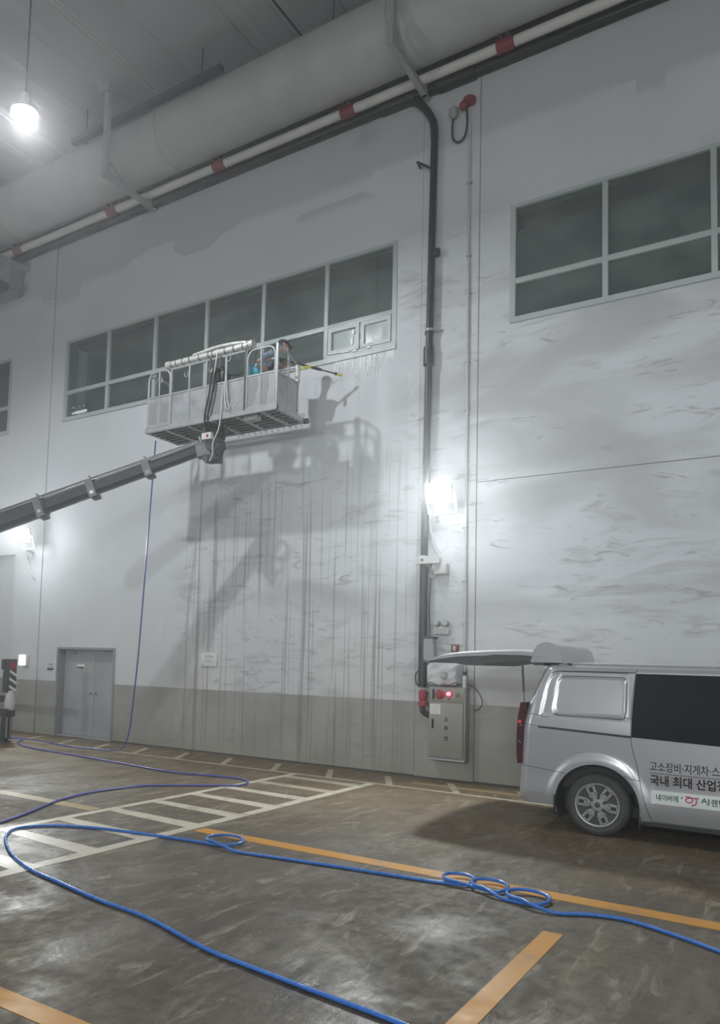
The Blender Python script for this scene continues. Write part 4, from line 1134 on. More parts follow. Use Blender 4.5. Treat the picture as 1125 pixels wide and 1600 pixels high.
# five fingers curled round the lance on each hand
ld = Vector((0.68, 0.72, -0.15)).normalized()     # lance direction
for (pre, hp) in (('r', RHND), ('l', LHND)):
    outw = rgt if pre == 'r' else -rgt
    for k in range(4):
        ln = (0.9, 1.0, 0.95, 0.78)[k]
        b = hp+ld*(0.030-0.020*k)+outw*0.012
        nodes[pre+'f%d1' % k] = (b+outw*0.020*ln-UPV*0.020, 0.0095)
        nodes[pre+'f%d2' % k] = (b+outw*0.012-UPV*0.050*ln, 0.0088)
        nodes[pre+'f%d3' % k] = (b-outw*0.018-UPV*0.058*ln, 0.0080)
        edges += [(pre+'p', pre+'f%d1' % k), (pre+'f%d1' % k, pre+'f%d2' % k), (pre+'f%d2' % k, pre+'f%d3' % k)]
    nodes[pre+'t1'] = (hp+ld*0.03-outw*0.025+UPV*0.012, 0.011)
    nodes[pre+'t2'] = (hp+ld*0.055-outw*0.036-UPV*0.008, 0.0095)
    edges += [(pre+'p', pre+'t1'), (pre+'t1', pre+'t2')]
body = skin_obj('body', nodes, edges, 'skin', wk, 'pel')
# head details
hf = (fwd*0.97-UPV*0.24).normalized(); hr = rgt; hu = hr.cross(hf).normalized()
if hu.z < 0: hu = -hu
HM = Matrix((hr, hf, hu)).transposed().to_4x4(); HM.translation = HD
def headpart(mb, name, mat): return mb.xf(HM).build(name, mat, body, smooth=70)
headpart(MB().ball((0, 0.0, 0.0), 0.1, 20, 14, (0.80, 0.98, 1.12)), 'head', 'skin')
headpart(MB().ball((0, 0.10, -0.01), 0.02, 10, 8, (0.7, 1.1, 1.5)), 'nose', 'skin')
for s_ in (-1, 1):
    headpart(MB().ball((0.03*s_, 0.088, 0.018), 0.008, 10, 8), 'eye', 'ink')
    headpart(MB().ball((0.082*s_, -0.01, 0.0), 0.026, 10, 8, (0.4, 0.8, 1.2)), 'ear', 'skin')
headpart(MB().box(-0.02, 0.02, 0.088, 0.094, -0.062, -0.054), 'mouth', 'redp')
headpart(MB().ball((0, 0.045, -0.045), 0.072, 16, 12, (0.92, 0.9, 0.88)), 'face_mask', 'mask')
headpart(MB().tube([(0.074, 0.05, -0.02), (0.084, -0.01, 0.012)], 0.004, 6).tube([(0.074, 0.04, -0.06), (0.083, -0.015, -0.02)], 0.004, 6), 'mask_strap', 'mask')
headpart(MB().ball((0, -0.030, -0.005), 0.088, 16, 12, (0.92, 0.82, 1.05)), 'hair', 'hair')
bm = bmesh.new(); bmesh.ops.create_uvsphere(bm, u_segments=22, v_segments=14, radius=1)
for v in list(bm.verts):
    if v.co.z < -0.05: bm.verts.remove(v)
for v in bm.verts: v.co = Vector((v.co.x*0.092, v.co.y*0.110-0.004, 0.030+v.co.z*0.092))
capo = headpart(MB().bm(bm), 'cap', 'cap')
vs, fs = [], []
for i in range(9):
    a = PI*(0.14+0.72*i/8)
    for rr, dz_ in ((0.088, 0.036), (0.165, 0.018)):
        vs.append((math.cos(a)*rr*0.98, math.sin(a)*rr*(1.0 if rr < 0.1 else 1.05), dz_-0.012*abs(math.cos(a))))
for i in range(8): fs.append((2*i, 2*i+1, 2*i+3, 2*i+2))
vs2 = [(x, y, z+0.007) for x, y, z in vs]
n = len(vs)
fs2 = fs+[tuple(i+n for i in reversed(f)) for f in fs]+[(2*i+1, 2*i+1+n, 2*i+3+n, 2*i+3) for i in range(8)]
headpart(MB().add(vs+vs2, fs2), 'cap_brim', 'cap')
# clothing
sh = {'pel': (PEL+UPV*0.0, 0.140), 'sp': (SP, 0.132), 'ch': (CH, 0.146), 'nk': (CH+(NK-CH)*0.7, 0.085), 'rs': (RS, 0.080), 'rm': (RS+(RE-RS)*0.86, 0.062), 'ls': (LS, 0.080), 'lm': (LS+(LE-LS)*0.8, 0.062)}
skin_obj('t_shirt', sh, [('pel', 'sp'), ('sp', 'ch'), ('ch', 'nk'), ('ch', 'rs'), ('rs', 'rm'), ('ch', 'ls'), ('ls', 'lm')], 'shirt', wk, 'pel')
ve = {'a': (PEL+UPV*0.03+fwd*0.05, 0.138), 'b': (SP+fwd*0.05-UPV*0.03, 0.128), 'c': (CH+fwd*0.055-UPV*0.04, 0.135), 'd': (NK+fwd*0.02-UPV*0.05, 0.092)}
skin_obj('vest', ve, [('a', 'b'), ('b', 'c'), ('c', 'd')], 'vest', wk, 'a')
tr = {k: (nodes[k][0], nodes[k][1]*1.16) for k in ('pel', 'rh', 'rk', 'ra', 'lh', 'lk', 'la')}
skin_obj('trousers', tr, [('pel', 'rh'), ('rh', 'rk'), ('rk', 'ra'), ('pel', 'lh'), ('lh', 'lk'), ('lk', 'la')], 'trousers', wk, 'pel')
for a in ('ra', 'la'):
    p = nodes[a][0]
    sx = {'h': (p+UPV*0.0, 0.054), 'm': (Vector((p.x, p.y, ZF+0.115)), 0.050), 't': (Vector((p.x, p.y, ZF+0.108))+fwd*0.13, 0.040)}
    skin_obj('boot', sx, [('h', 'm'), ('m', 't')], 'black', wk, 'h')
for (pre, hp, wr) in (('r', RHND, RW), ('l', LHND, LW)):
    g = {'w': (wr+(hp-wr)*0.1, 0.038), 'p': (hp, (0.045, 0.034))}
    ge = [('w', 'p')]
    for k, v in nodes.items():
        if k.startswith(pre+'f') or k in (pre+'t1', pre+'t2'):
            g[k] = (v[0], v[1]*1.25)
    for a, b in edges:
        if a in g and b in g: ge.append((a, b))
        elif a == pre+'p' and b in g: ge.append(('p', b))
    skin_obj('glove', g, ge, 'glove', wk, 'p')

# spray lance
lance = thing('spray_lance', 'long black pressure-washer lance with yellow nozzle held by the worker', 'spray lance', RHND)
TIPN = Vector((-7.095, 12.0, 7.138))
A0 = Vector((-8.01, 11.05, 7.345)); ldv = (TIPN-A0).normalized(); LL = (TIPN-A0).length
MB().tube([A0, A0+ldv*(LL*0.62)], 0.020, 12).build('outer_tube', 'black', lance)
MB().tube([A0+ldv*(LL*0.60), TIPN-ldv*0.12], 0.013, 10).build('inner_tube', 'black', lance)
MB().tube([A0+ldv*(LL*0.57), A0+ldv*(LL*0.70)], [0.028, 0.024], 12).build('joint_sleeve', 'black', lance)
MB().tube([TIPN-ldv*0.15, TIPN-ldv*0.11], 0.026, 12).build('nozzle_collar', 'black', lance)
MB().tube([TIPN-ldv*0.12, TIPN], 0.024, 12).build('nozzle', 'yel', lance)
pm = A0+ldv*(LL*0.50)
MB().tube([pm-UPV*0.025+rgt*0.01, pm-UPV*0.075+rgt*0.045-ldv*0.10], 0.032, 12).build('side_grip', 'yel', lance)
MB().tube([pm+ldv*0.0, pm+ldv*0.06], 0.030, 12).build('grip_clamp', 'yel', lance)
g0 = A0+ldv*0.10
MB().bar(g0-UPV*0.01, g0-UPV*0.17-ldv*0.05, 0.05, 0.09).bar(g0+ldv*0.08-UPV*0.05, g0+ldv*0.08-UPV*0.14, 0.03, 0.03).bar(g0-ldv*0.06-UPV*0.02, g0+ldv*0.12-UPV*0.02, 0.05, 0.07).build('trigger_gun', 'black', lance, smooth=0)
MB().tube(spline([g0-UPV*0.17-ldv*0.05, g0-UPV*0.30-ldv*0.1, Vector((-8.05, 10.78, 6.7)), Vector((-8.6, 10.75, 6.28)), Vector((-9.6, 10.65, 6.24)), Vector((-10.35, 10.62, 6.23))], 6), 0.013, 8).build('supply_hose', 'hosedark', lance)

# ================================================================== THE VAN
VC, VH = 10.40, 0.985           # centre line (y) and half width
WX, WZ, WR = -2.08, 0.352, 0.352
FWX = 1.19                      # front wheel
ARC = 0.462
van = thing('van', 'silver panel van with raised tailgate and lettered sliding door', 'van', (0, VC, 0))
def lerp_tab(tab, q):
    if q <= tab[0][0]: return tab[0][1]
    for (a, va), (b, vb) in zip(tab[:-1], tab[1:]):
        if q <= b: return va+(vb-va)*(q-a)/(b-a)
    return tab[-1][1]
XR = [(0.2, -2.88), (0.30, -2.97), (0.38, -3.00), (0.50, -2.995), (0.74, -2.985), (1.23, -2.955), (1.48, -2.895), (1.73, -2.79), (1.90, -2.715), (2.0, -2.69)]
XF = [(0.2, 2.05), (0.35, 2.20), (0.6, 2.23), (0.85, 2.20), (1.05, 2.05), (1.2, 1.80), (1.9, 0.62), (2.0, 0.55)]
def smooth(t): t = max(0.0, min(1.0, t)); return t*t*(3-2*t)
def rbox(x, z, cx, cz, hx, hz_, r):
    dx, dz_ = abs(x-cx)-hx+r, abs(z-cz)-hz_+r
    return math.hypot(max(dx, 0), max(dz_, 0))+min(max(dx, dz_), 0)-r
def inset(x, z):
    i = 0.0
    if z < 0.45: i += 0.05*((0.45-z)/0.25)**1.5
    if z > 1.16: i += 0.095*((z-1.16)/0.72)**1.35
    # soft shoulder between waist and arches
    i += 0.010*math.exp(-((z-0.62)/0.10)**2)*(1 if x > -1.5 else 0.3)
    xr, xf = lerp_tab(XR, z), lerp_tab(XF, z)
    r = 0.13
    d = r-(x-xr)
    if d > 0: i += r-math.sqrt(max(0, r*r-d*d))
    r = 0.55
    d = r-(xf-x)
    if d > 0: i += 0.7*(r-math.sqrt(max(0, r*r-d*d)))
    # recessed quarter panel and its blanked window
    xl = lerp_tab([(1.34, -2.73), (1.70, -2.67), (1.80, -2.63), (1.845, -2.57), (1.868, -2.47)], z)
    s = smooth((x-xl)/0.022)*smooth((1.870-z)/0.012)*smooth((z-1.335)/0.01)*(1-smooth((x+1.775)/0.05))
    i += 0.012*s
    sx = x-(z-1.57)*0.10 if x < -2.2 else x
    q = rbox(sx, z, -2.165, 1.580, 0.400, 0.232, 0.085)
    i += 0.012*smooth(-q/0.022)*(1 if z > 1.2 else 0)
    # arch flares
    for wx in (WX, FWX):
        d = math.hypot(x-wx, z-WZ)
        if d < 0.75 and z > 0.2: i -= 0.018*(1-smooth((d-0.50)/0.10))
    return i
def side_y(x, z, s=-1): return VC+s*(VH-inset(x, z))
def sp(x, z, off=0.002, s=-1): return (x, side_y(x, z, s)+s*off, z)

xs = []
x = -3.0
while x < -0.95: xs.append(x); x += 0.022
while x < 2.24: xs.append(x); x += 0.06
zs = [0.2+0.024*k for k in range(int((1.868-0.2)/0.024)+1)]+[1.872]
def xmap(X, z):
    a, b = lerp_tab(XR, z), lerp_tab(XF, z)
    # keep the middle of the van unmoved, squeeze only near the ends
    if X < -2.3: return a+(X+3.0)/0.7*(-2.3-a)
    if X > 0.3: return 0.3+(X-0.3)/(xs[-1]-0.3)*(b-0.3)
    return X
mb = MB()
bm = bmesh.new()
rows = []
for s in (-1, 1):
    side_rows = []
    for z in zs:
        side_rows.append([(xmap(X, z), z) for X in xs])
    # wheel arches: pull grid points onto the arch circle and drop what lies inside
    grid = {}
    for j, rw in enumerate(side_rows):
        for i, (px, pz) in enumerate(rw):
            ins = None
            for wx in (WX, FWX):
                d = math.hypot(px-wx, pz-WZ)
                if d < ARC and pz > -1:
                    ins = (wx, d)
            grid[(i, j)] = (px, pz, ins)
    vmap = {}
    def getv(i, j):
        if (i, j) in vmap: return vmap[(i, j)]
        px, pz, ins = grid[(i, j)]
        if ins:
            wx, d = ins
            k = ARC/max(d, 1e-4)
            px, pz = wx+(px-wx)*k, WZ+(pz-WZ)*k
        vmap[(i, j)] = bm.verts.new((px, side_y(px, max(pz, 0.2), s), pz))
        return vmap[(i, j)]
    for j in range(len(zs)-1):
        for i in range(len(xs)-1):
            c = [(i, j), (i+1, j), (i+1, j+1), (i, j+1)]
            n_in = sum(1 for q in c if grid[q][2])
            if n_in == 4: continue
            px = sum(grid[q][0] for q in c)/4; pz = sum(grid[q][1] for q in c)/4
            if px < -2.48 and pz < 0.295+0.04*max(0, (-2.85-px)/0.15): continue
            vv = [getv(*q) for q in c]
            try: bm.faces.new(vv)
            except ValueError: pass
    rows.append([vmap.get((i, len(zs)-1)) or getv(i, len(zs)-1) for i in range(len(xs))])
# roof: rounded gutter then a crowned roof, from near top row to far top row
near, farr = rows
prof = []
for k in range(1, 6):
    a = PI/2*k/5
    prof.append((0.085*(1-math.cos(a)), 0.068*math.sin(a)))
nroof = len(prof)
prev = near
topz = zs[-1]
def roof_rows():
    out = []
    for (dy_, dzz) in prof: out.append((dy_, dzz))
    for k in range(1, 12):
        u = k/12
        out.append(('x', u))
    for (dy_, dzz) in reversed(prof): out.append((dy_, dzz, 'far'))
    return out
for rr in roof_rows():
    row = []
    for i, X in enumerate(xs):
        n0, f0 = near[i].co, farr[i].co
        if rr[0] == 'x':
            a = n0.y+0.085; b = f0.y-0.085
            y = a+(b-a)*rr[1]; z = topz+0.068+0.045*math.sin(PI*rr[1])
        elif len(rr) == 3: y = f0.y-rr[0]; z = topz+rr[1]
        else: y = n0.y+rr[0]; z = topz+rr[1]
        t_ = (z-topz)
        px = n0.x+(0.05*t_/0.07 if X < -2.5 else 0)*(-2.5-X)/0.5
        row.append(bm.verts.new((px, y, z)))
    for i in range(len(xs)-1):
        bm.faces.new((prev[i], prev[i+1], row[i+1], row[i]))
    prev = row
for i in range(len(xs)-1):
    bm.faces.new((prev[i], prev[i+1], farr[i+1], farr[i]))
# front face
bm.verts.ensure_lookup_table()
mb.bm(bm)
mb.v = mb.v
shell = mb.build('body_shell', 'van', van, smooth=38)
# front skin and windscreen
def front_skin(z0, z1, name, mat, inset_y=0.0, off=0.0):
    q = MB(); nz, ny = 10, 12
    vs, fs = [], []
    for j in range(nz+1):
        z = z0+(z1-z0)*j/nz
        xf = lerp_tab(XF, z)
        hw_ = VH-inset(xf-0.002, z)-inset_y
        for k in range(ny+1):
            u = -1+2*k/ny
            vs.append((xf+0.06*(1-u*u)+off, VC+u*hw_, z))
    for j in range(nz):
        for k in range(ny):
            a = j*(ny+1)+k
            fs.append((a, a+1, a+ny+2, a+ny+1))
    return q.add(vs, fs).build(name, mat, van, smooth=40)
front_skin(0.2, 1.872, 'front_panel', 'van')
front_skin(1.12, 1.84, 'windscreen', 'vanglass', 0.06, 0.006)
front_skin(0.38, 0.72, 'grille', 'trimdark', 0.25, 0.006)
front_skin(0.98, 1.03, 'light_bar', 'sticker', 0.10, 0.006)
# rear frame around the open hatch, cargo space inside
mb = MB()
for (ya, yb) in ((VC-0.80, VC-0.62), (VC+0.62, VC+0.80)):
    mb.prism([(-2.93, 0.5), (-2.89, 1.2), (-2.74, 1.80), (-2.66, 1.90), (-2.60, 1.90), (-2.70, 1.6), (-2.78, 1.2), (-2.80, 0.5)], ya, yb, 'y')
mb.box(-2.97, -2.80, VC-0.86, VC+0.86, 0.31, 0.60, 0.03)
mb.box(-2.72, -2.60, VC-0.80, VC+0.80, 1.86, 1.93, 0.02)
mb.build('rear_frame', 'van', van)
mb = MB()
mb.box(-2.80, -0.8, VC-0.78, VC+0.78, 0.50, 0.53)
mb.box(-2.70, -0.8, VC-0.80, VC-0.78, 0.5, 1.85); mb.box(-2.70, -0.8, VC+0.78, VC+0.80, 0.5, 1.85)
mb.box(-0.83, -0.80, VC-0.8, VC+0.8, 0.5, 1.85); mb.box(-2.66, -0.8, VC-0.8, VC+0.8, 1.84, 1.86)
mb.build('cargo_lining', 'vandark', van, smooth=0)
MB().box(-2.5, 1.9, VC-0.70, VC+0.70, 0.22, 0.34).build('underbody', 'black', van, smooth=0)
# side glass, both sides
def patch(poly_fn, nx, nz, mat, name, off, s=-1, parent=van):
    vs, fs = [], []
    for j in range(nz+1):
        for i in range(nx+1):
            X, Z = poly_fn(i/nx, j/nz)
            vs.append(sp(X, Z, off, s))
    for j in range(nz):
        for i in range(nx):
            a = j*(nx+1)+i
            fs.append((a, a+1, a+nx+2, a+nx+1))
    return MB().add(vs, fs).build(name, mat, parent, smooth=40)
def winfn(xa_b, xa_t, xb_b, xb_t, za, zb, zta, ztb, bow=0.0):
    def fn(u, v):
        xa = xa_b+(xa_t-xa_b)*v-bow*math.sin(PI*v); xb = xb_b+(xb_t-xb_b)*v
        X = xa+(xb-xa)*u
        z0 = za+(zb-za)*u; z1 = zta+(ztb-zta)*u
        return X, z0+(z1-z0)*v
    return fn
for s in (-1, 1):
    patch(winfn(-1.705, -1.668, -0.30, -0.36, 1.152, 1.10, 1.862, 1.862, 0.010), 14, 10, 'vanglass', 'door_window', 0.006, s)
    patch(winfn(-0.24, -0.30, 1.55, 0.70, 1.10, 1.10, 1.862, 1.85), 14, 10, 'vanglass', 'door_window', 0.006, s)
def seam(pts, name='panel_seam', r=0.0035, mat='trimdark', off=0.0005, s=-1, n=6):
    q = [sp(x, z, off, s) for x, z in spline2(pts, n)]
    return MB().tube(q, r, 6).build(name, mat, van, smooth=60)
def spline2(pts, n=6): return [(v.x, v.z) for v in spline([(x, 0, z) for x, z in pts], n)]
for s in (-1, 1):
    seam([(-1.655, 1.885), (-1.672, 1.865), (-1.705, 1.55), (-1.71, 1.15), (-1.69, 1.0), (-1.65, 0.85), (-1.60, 0.58), (-1.555, 0.40), (-1.50, 0.25)], s=s)
    seam([(-0.27, 1.88), (-0.27, 1.1), (-0.30, 0.30)], s=s)
    seam([(-1.50, 0.25), (-0.9, 0.245), (-0.30, 0.245)], s=s)
seam([(-2.56, 1.366), (-2.53, 1.352), (-2.45, 1.346), (-2.15, 1.345), (-1.86, 1.340), (-1.80, 1.345), (-1.775, 1.37)], 'window_gasket', 0.006, n=8)
seam([(-2.50, 1.795), (-2.46, 1.808), (-2.40, 1.813), (-1.86, 1.815), (-1.79, 1.80), (-1.765, 1.74), (-1.768, 1.5), (-1.775, 1.40)], 'window_gasket', 0.004, n=8)
seam([(-2.60, 1.842), (-2.55, 1.866), (-2.47, 1.8705), (-2.2, 1.872), (-1.68, 1.872)], 'drip_seam', 0.006)
seam([(-2.925, 1.35), (-2.74, 1.338), (-2.70, 1.325), (-2.61, 1.322)], 'panel_seam', 0.003)
seam([(-2.95, 1.225), (-2.75, 1.21)], 'panel_seam', 0.003)
seam([(-2.96, 0.735), (-2.75, 0.715), (-2.45, 0.685), (-2.40, 0.68)], 'panel_seam', 0.003)
seam([(-1.79, 0.72), (-1.70, 0.69), (-1.61, 0.675)], 'panel_seam', 0.003)
seam([(-1.775, 1.40), (-1.78, 1.36), (-1.70, 1.355)], 'panel_seam', 0.002)
patch(lambda u, v: (-2.745+u*(1.04), 1.187+v*0.026-0.048*u+0.012*0), 20, 2, 'black', 'slide_rail', 0.004)
seam([(-2.66, 0.42), (-2.62, 0.60), (-2.52, 0.78), (-2.36, 0.91), (-2.12, 0.955), (-1.92, 0.925), (-1.77, 0.83), (-1.66, 0.68)], 'arch_crease', 0.004, 'van', -0.001, n=8)
# sill trim
patch(lambda u, v: (-1.60+u*2.35, 0.19+v*0.05), 30, 2, 'trimdark', 'sill_trim', 0.004)
# wheel wells, wheels
def wheel(cx, s, name):
    yo = VC+s*(VH-0.035)
    wd = 0.225
    L = MB().lathe([(WR-0.12, 0.02), (WR-0.055, 0.0), (WR-0.02, 0.015), (WR-0.003, 0.04), (WR, 0.09), (WR, 0.15), (WR-0.012, 0.205), (WR-0.10, 0.225)], (0, 0, 0), 'y', 48)
    if s > 0: L.v = [Vector((v.x, -v.y, v.z)) for v in L.v]
    L.v = [v+Vector((cx, yo, WZ)) for v in L.v]
    w_ = L.build(name, 'rubber', van, smooth=40)
    fl_ = -s     # local +h goes inward
    def put(mb_): 
        mb_.v = [Vector((cx+v.x, yo+fl_*v.y, WZ+v.z)) for v in mb_.v]; return mb_
    put(MB().lathe([(0.236, 0.012), (0.247, 0.004), (0.243, 0.0), (0.228, 0.004), (0.222, 0.03), (0.215, 0.11)], (0, 0, 0), 'y', 48, False)).build('rim', 'alloy', w_, smooth=40)
    put(MB().lathe([(0.0, 0.10), (0.214, 0.10), (0.214, 0.12)], (0, 0, 0), 'y', 32)).build('brake_plate', 'black', w_)
    put(MB().lathe([(0.0, 0.018), (0.055, 0.016), (0.098, 0.024), (0.105, 0.06)], (0, 0, 0), 'y', 28)).build('hub', 'alloy', w_)
    put(MB().lathe([(0.0, -0.004), (0.026, 0.0), (0.030, 0.018)], (0, 0, 0), 'y', 20)).build('centre_cap', 'trimdark', w_)
    for k in range(6):
        a = math.radians(52+60*k)
        mr = Matrix.Rotation(-a, 4, 'Y')
        poly = [(0.080, -0.026), (0.118, -0.048), (0.228, -0.050), (0.236, -0.040), (0.236, 0.040), (0.228, 0.050), (0.118, 0.048), (0.080, 0.026)]
        sp_ = put(MB().prism(poly, 0.014, 0.05, 'y').xf(mr)).build('spoke', 'alloy', w_, smooth=0)
        ring = MB().box(0.128, 0.140, 0.002, 0.016, -0.036, 0.036).box(0.210, 0.222, 0.002, 0.016, -0.036, 0.036).box(0.128, 0.222, 0.002, 0.016, -0.036, -0.026).box(0.128, 0.222, 0.002, 0.016, 0.026, 0.036)
        ring.box(0.104, 0.110, 0.006, 0.016, -0.03, 0.03).box(0.116, 0.122, 0.004, 0.016, -0.034, 0.034)
        put(ring.xf(mr)).build('spoke_ridge', 'alloy', w_, smooth=0)
        put(MB().box(0.150, 0.204, 0.009, 0.0145, -0.020, 0.020).xf(mr)).build('spoke_pocket', 'black', w_, smooth=0)
        b_ = math.radians(22+60*k)
        put(MB().cyl((0.071*math.cos(b_), 0.004, 0.071*math.sin(b_)), (0.071*math.cos(b_), 0.02, 0.071*math.sin(b_)), 0.0105, 8)).build('wheel_nut', 'trimdark', w_)
for s in (-1, 1):
    for cx in (WX, FWX):
        wheel(cx, s, 'wheel')
        ys = VC+s*(VH-0.012); yi = VC+s*(VH-0.42)
        vs, fs = [], []
        nn = 30
        for k in range(nn+1):
            a = -0.45+(PI+0.9)*k/nn
            for yy in (ys, yi): vs.append((cx+(ARC-0.002)*math.cos(a), yy, max(0.16, WZ+(ARC-0.002)*math.sin(a))))
        for k in range(nn): fs.append((2*k, 2*k+1, 2*k+3, 2*k+2))
        c0 = len(vs); vs.append((cx, yi, WZ))
        for k in range(nn): fs.append((2*k+1, 2*k+3, c0))
        MB().add(vs, fs).build('wheel_well', 'black', van, smooth=40)
        lip = [sp(cx+(ARC+0.004)*math.cos(-0.3+(PI+0.6)*k/40), max(0.2, WZ+(ARC+0.004)*math.sin(-0.3+(PI+0.6)*k/40)), -0.002, s) for k in range(41)]
        MB().tube(lip, 0.008, 6).build('arch_lip', 'van', van, smooth=60)
    yb = VC+s*(VH-0.06)
    MB().box(WX-ARC-0.012, WX-ARC+0.004, yb-0.09, yb+0.035, 0.19, 0.43, 0.004).build('mud_flap', 'black', van)
    MB().box(WX+ARC-0.01, WX+ARC+0.004, yb-0.09, yb+0.035, 0.15, 0.29, 0.004).build('mud_flap', 'black', van)
# tail lamps
for s in (-1, 1):
    poly = [(-2.935, 0.75), (-3.0, 0.742), (-3.010, 0.9), (-3.008, 1.1), (-2.995, 1.3), (-2.965, 1.475), (-2.895, 1.482), (-2.922, 1.3), (-2.938, 1.0)]
    ya, yb = VC+s*(VH-0.022), VC+s*(VH-0.17)
    tl = MB().prism(poly, min(ya, yb), max(ya, yb), 'y').build('tail_lamp', 'tail', van, smooth=0)
    y_ = VC+s*(VH-0.020)
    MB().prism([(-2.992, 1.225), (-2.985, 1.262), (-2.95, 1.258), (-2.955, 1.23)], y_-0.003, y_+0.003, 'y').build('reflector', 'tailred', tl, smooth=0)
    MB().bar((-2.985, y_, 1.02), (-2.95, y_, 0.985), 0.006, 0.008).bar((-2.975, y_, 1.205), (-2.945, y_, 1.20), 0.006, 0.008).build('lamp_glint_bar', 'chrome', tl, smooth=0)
# raised tailgate
def gate_top(x): return lerp_tab([(-4.30, 1.942), (-4.20, 1.985), (-4.02, 2.030), (-3.80, 2.062), (-3.4, 2.088), (-3.0, 2.100), (-2.72, 2.07)], x)
def gate_mid(x): return lerp_tab([(-4.30, 1.938), (-4.1, 1.975), (-3.8, 2.018), (-3.56, 2.030), (-3.45, 2.028), (-3.40, 2.048), (-3.0, 2.050), (-2.72, 2.03)], x)
def gate_low(x): return lerp_tab([(-4.30, 1.934), (-4.1, 1.930), (-3.9, 1.932), (-3.72, 1.905), (-3.6, 1.912), (-3.4, 1.945), (-3.2, 1.965), (-3.0, 1.985), (-2.72, 1.985)], x)
def gate_part(fa, fb, ya, yb, name, mat, mar=0.0):
    nx, ny = 20, 14
    vs, fs = [], []
    for top in (1, 0):
        for j in range(ny+1):
            u = -1+2*j/ny
            y = VC+u*(yb-ya)/2
            for i in range(nx+1):
                x0_ = -4.30-0.10*(1-u*u)+mar
                X = x0_+(-2.72-x0_)*i/nx
                Xs = -4.30+(X-x0_)/(-2.72-x0_)*(4.30-2.72)
                z = fa(Xs) if top else fb(Xs)
                if top: z += 0.035*(1-u**4)*smooth((Xs+4.30)/0.3)
                vs.append((X, y, z))
    m_ = (nx+1)*(ny+1)
    for j in range(ny):
        for i in range(nx):
            a = j*(nx+1)+i
            fs.append((a, a+1, a+nx+2, a+nx+1)); fs.append((m_+a, m_+a+nx+1, m_+a+nx+2, m_+a+1))
    for i in range(nx):
        fs.append((i, m_+i, m_+i+1, i+1)); a = ny*(nx+1)+i; fs.append((a, a+1, m_+a+1, m_+a))
    for j in range(ny):
        a = j*(nx+1); fs.append((a, a+nx+1, m_+a+nx+1, m_+a)); a += nx; fs.append((a, m_+a, m_+a+nx+1, a+nx+1))
    return MB().add(vs, fs).build(name, mat, van, smooth=35)
tg = gate_part(gate_top, gate_mid, 9.55, 11.25, 'tailgate', 'van')
gate_part(gate_mid, gate_low, 9.58, 11.22, 'tailgate_lining', 'trimdark', 0.02)
for s in (-1, 1):
    yy = VC+s*0.80
    MB().cyl((-2.995, yy, 1.96), (-2.975, yy, 1.60), 0.014, 10).cyl((-2.975, yy, 1.60), (-2.97, yy, 1.46), 0.007, 8).build('gas_strut', 'dark', van)
poly = [(-2.885, 1.965)]
for k in range(13):
    a = PI-PI*k/12
    poly.append((-2.69+0.175*math.cos(a)+0.012*math.sin(a)*0, 2.03+0.185*math.sin(a)))
poly += [(-2.505, 1.965)]
mb = MB().prism(poly, VC-0.84, VC+0.84, 'y')
mb.build('spoiler', 'van', van, smooth=50)
MB().box(-2.86, -2.74, VC-0.79, VC+0.79, 1.93, 1.97).build('hinge_bracket', 'trimdark', van, smooth=0)
MB().box(-2.45, -2.40, VC-0.82, VC-0.76, 1.945, 1.965, 0.004).build('roof_nub', 'black', van)
for s in (-1, 1):
    MB().tube([(-2.55, VC+s*(VH-0.185), 1.943), (-2.45, VC+s*(VH-0.185), 1.955), (0.4, VC+s*(VH-0.185), 1.955)], 0.012, 8).build('roof_rail', 'van', van)

# lettering on the sliding door
def door_y(x, z): return side_y(x, z)-0.0025
text_mesh('고소장비·지게차·스', -1.515, -0.835, 0.80, 0.905, 0, 'ink', 'lettering', van, 0.006, 0.0, door_y)
text_mesh('국내 최대 산업장', -1.515, -0.765, 0.642, 0.762, 0, 'ink', 'lettering', van, 0.020, 0.0, door_y)
patch(lambda u, v: (-1.52+u*0.98, 0.775+v*0.005), 20, 1, 'ink', 'lettering_rule', 0.0025)
def stick(u, v):
    r = 0.02
    X = -1.505+u*0.965; Z = 0.448+v*0.145
    return X, Z
patch(stick, 24, 4, 'sticker', 'sticker', 0.0025)
text_mesh('네이버에', -1.452, -1.235, 0.487, 0.558, 0, 'ink', 'lettering', van, 0.012, 0.0, lambda x, z: side_y(x, z)-0.0040)
text_mesh('‘', -1.205, -1.190, 0.53, 0.56, 0, 'ink', 'lettering', van, 0.0, 0.0, lambda x, z: side_y(x, z)-0.0040)
text_mesh('AJ', -1.015, -0.935, 0.492, 0.560, 0, 'ink', 'lettering', van, 0.006, 0.0, lambda x, z: side_y(x, z)-0.0040)
text_mesh('렌탈', -0.915, -0.785, 0.487, 0.562, 0, 'ink', 'lettering', van, 0.012, 0.0, lambda x, z: side_y(x, z)-0.0040)
# pink scribble logo: a loop running into a hooked stroke
lg = spline([(-1.165, 0, 0.557), (-1.135, 0, 0.560), (-1.100, 0, 0.545), (-1.098, 0, 0.515), (-1.125, 0, 0.500), (-1.155, 0, 0.510), (-1.160, 0, 0.532), (-1.130, 0, 0.548), (-1.085, 0, 0.550), (-1.035, 0, 0.553)], 6)
MB().tube([(v.x, side_y(v.x, v.z)-0.0035, v.z) for v in lg], 0.0065, 6).build('logo_stroke', 'pink', van)
lg = spline([(-1.062, 0, 0.545), (-1.056, 0, 0.515), (-1.070, 0, 0.487), (-1.105, 0, 0.470)], 6)
MB().tube([(v.x, side_y(v.x, v.z)-0.0035, v.z) for v in lg], 0.0065, 6).build('logo_stroke', 'pink', van)

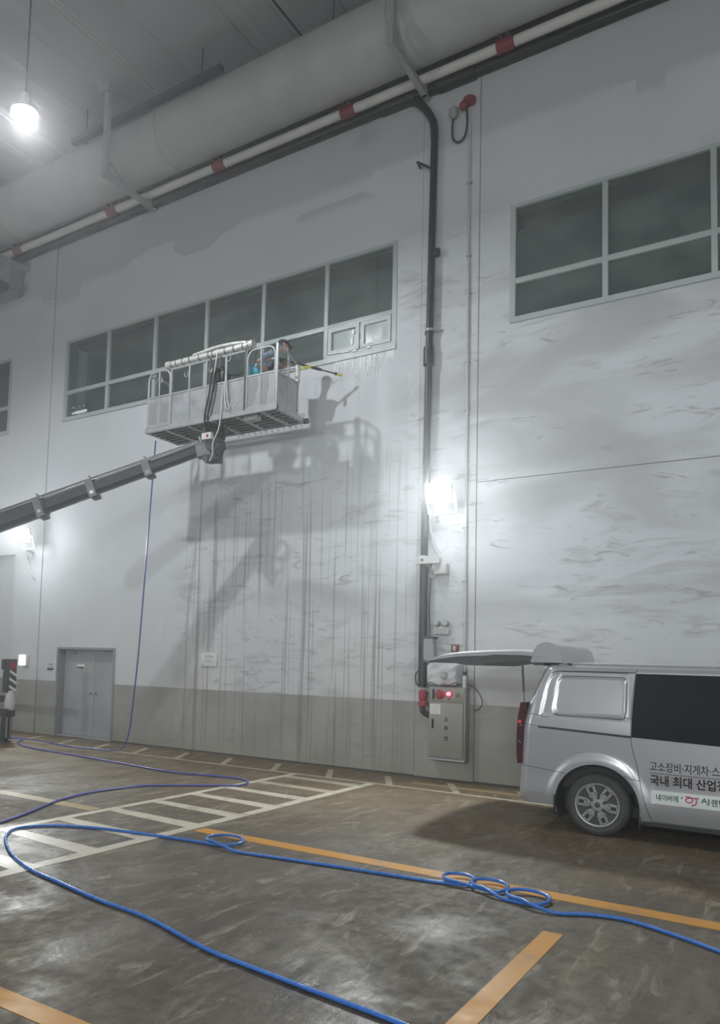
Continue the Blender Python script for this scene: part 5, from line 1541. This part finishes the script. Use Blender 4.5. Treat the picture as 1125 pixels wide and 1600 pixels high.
# ================================================================== SOAPY WATER, WITH LAMP GLINTS MODELLED AS WHITE FOAM
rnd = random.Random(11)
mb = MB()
def run(x, z, ln, r):
    pts, rs = [], []
    n_ = 6
    for k in range(n_+1):
        t_ = k/n_
        pts.append((x+rnd.uniform(-0.012, 0.012), WY-0.004, z-ln*t_))
        rs.append(max(0.002, r*(0.5+rnd.random()*0.8)*(1-0.6*t_)))
    mb.tube(pts, rs, 5)
for k in range(90):
    x = rnd.uniform(-7.45, -6.20)
    run(x, 7.55, rnd.uniform(0.06, 0.34)*(0.6+0.5*math.exp(-((x+6.75)/0.35)**2)), rnd.uniform(0.006, 0.017))
for k in range(26):
    run(rnd.uniform(-7.05, -6.45), rnd.uniform(7.12, 7.36), rnd.uniform(0.03, 0.10), rnd.uniform(0.008, 0.022))
for k in range(10):
    run(rnd.uniform(-5.98, -5.80), rnd.uniform(6.7, 7.4), rnd.uniform(0.05, 0.16), rnd.uniform(0.004, 0.008))
for k in range(9):
    run(rnd.uniform(-6.95, -6.78), rnd.uniform(6.75, 7.0), rnd.uniform(0.03, 0.08), rnd.uniform(0.005, 0.010))
def blob(x, z, rx, rz, y=WY+0.036):  # flat white blob standing in for a lamp glint on wet glass
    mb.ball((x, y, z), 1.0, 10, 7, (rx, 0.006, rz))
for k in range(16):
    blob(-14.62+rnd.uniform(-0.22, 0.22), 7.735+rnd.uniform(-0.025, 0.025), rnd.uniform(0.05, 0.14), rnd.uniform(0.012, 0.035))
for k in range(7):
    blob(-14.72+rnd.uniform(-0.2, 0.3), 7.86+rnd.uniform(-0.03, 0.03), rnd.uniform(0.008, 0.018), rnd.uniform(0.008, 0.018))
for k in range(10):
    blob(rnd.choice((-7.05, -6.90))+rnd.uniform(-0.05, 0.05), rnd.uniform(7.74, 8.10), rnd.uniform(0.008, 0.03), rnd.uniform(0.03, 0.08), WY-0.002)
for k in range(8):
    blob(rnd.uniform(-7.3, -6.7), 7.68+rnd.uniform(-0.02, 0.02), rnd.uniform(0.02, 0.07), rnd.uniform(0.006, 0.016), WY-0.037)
o = mb.build('soapy_water_glints', plain('foam_and_glints', (0.93, 0.95, 0.96), 0.12, var=0.0), smooth=60, kind='stuff')
tag(o, 'white soapy water and lamp glints modelled as foam on the window panes and wall by the lance', 'soapy water')
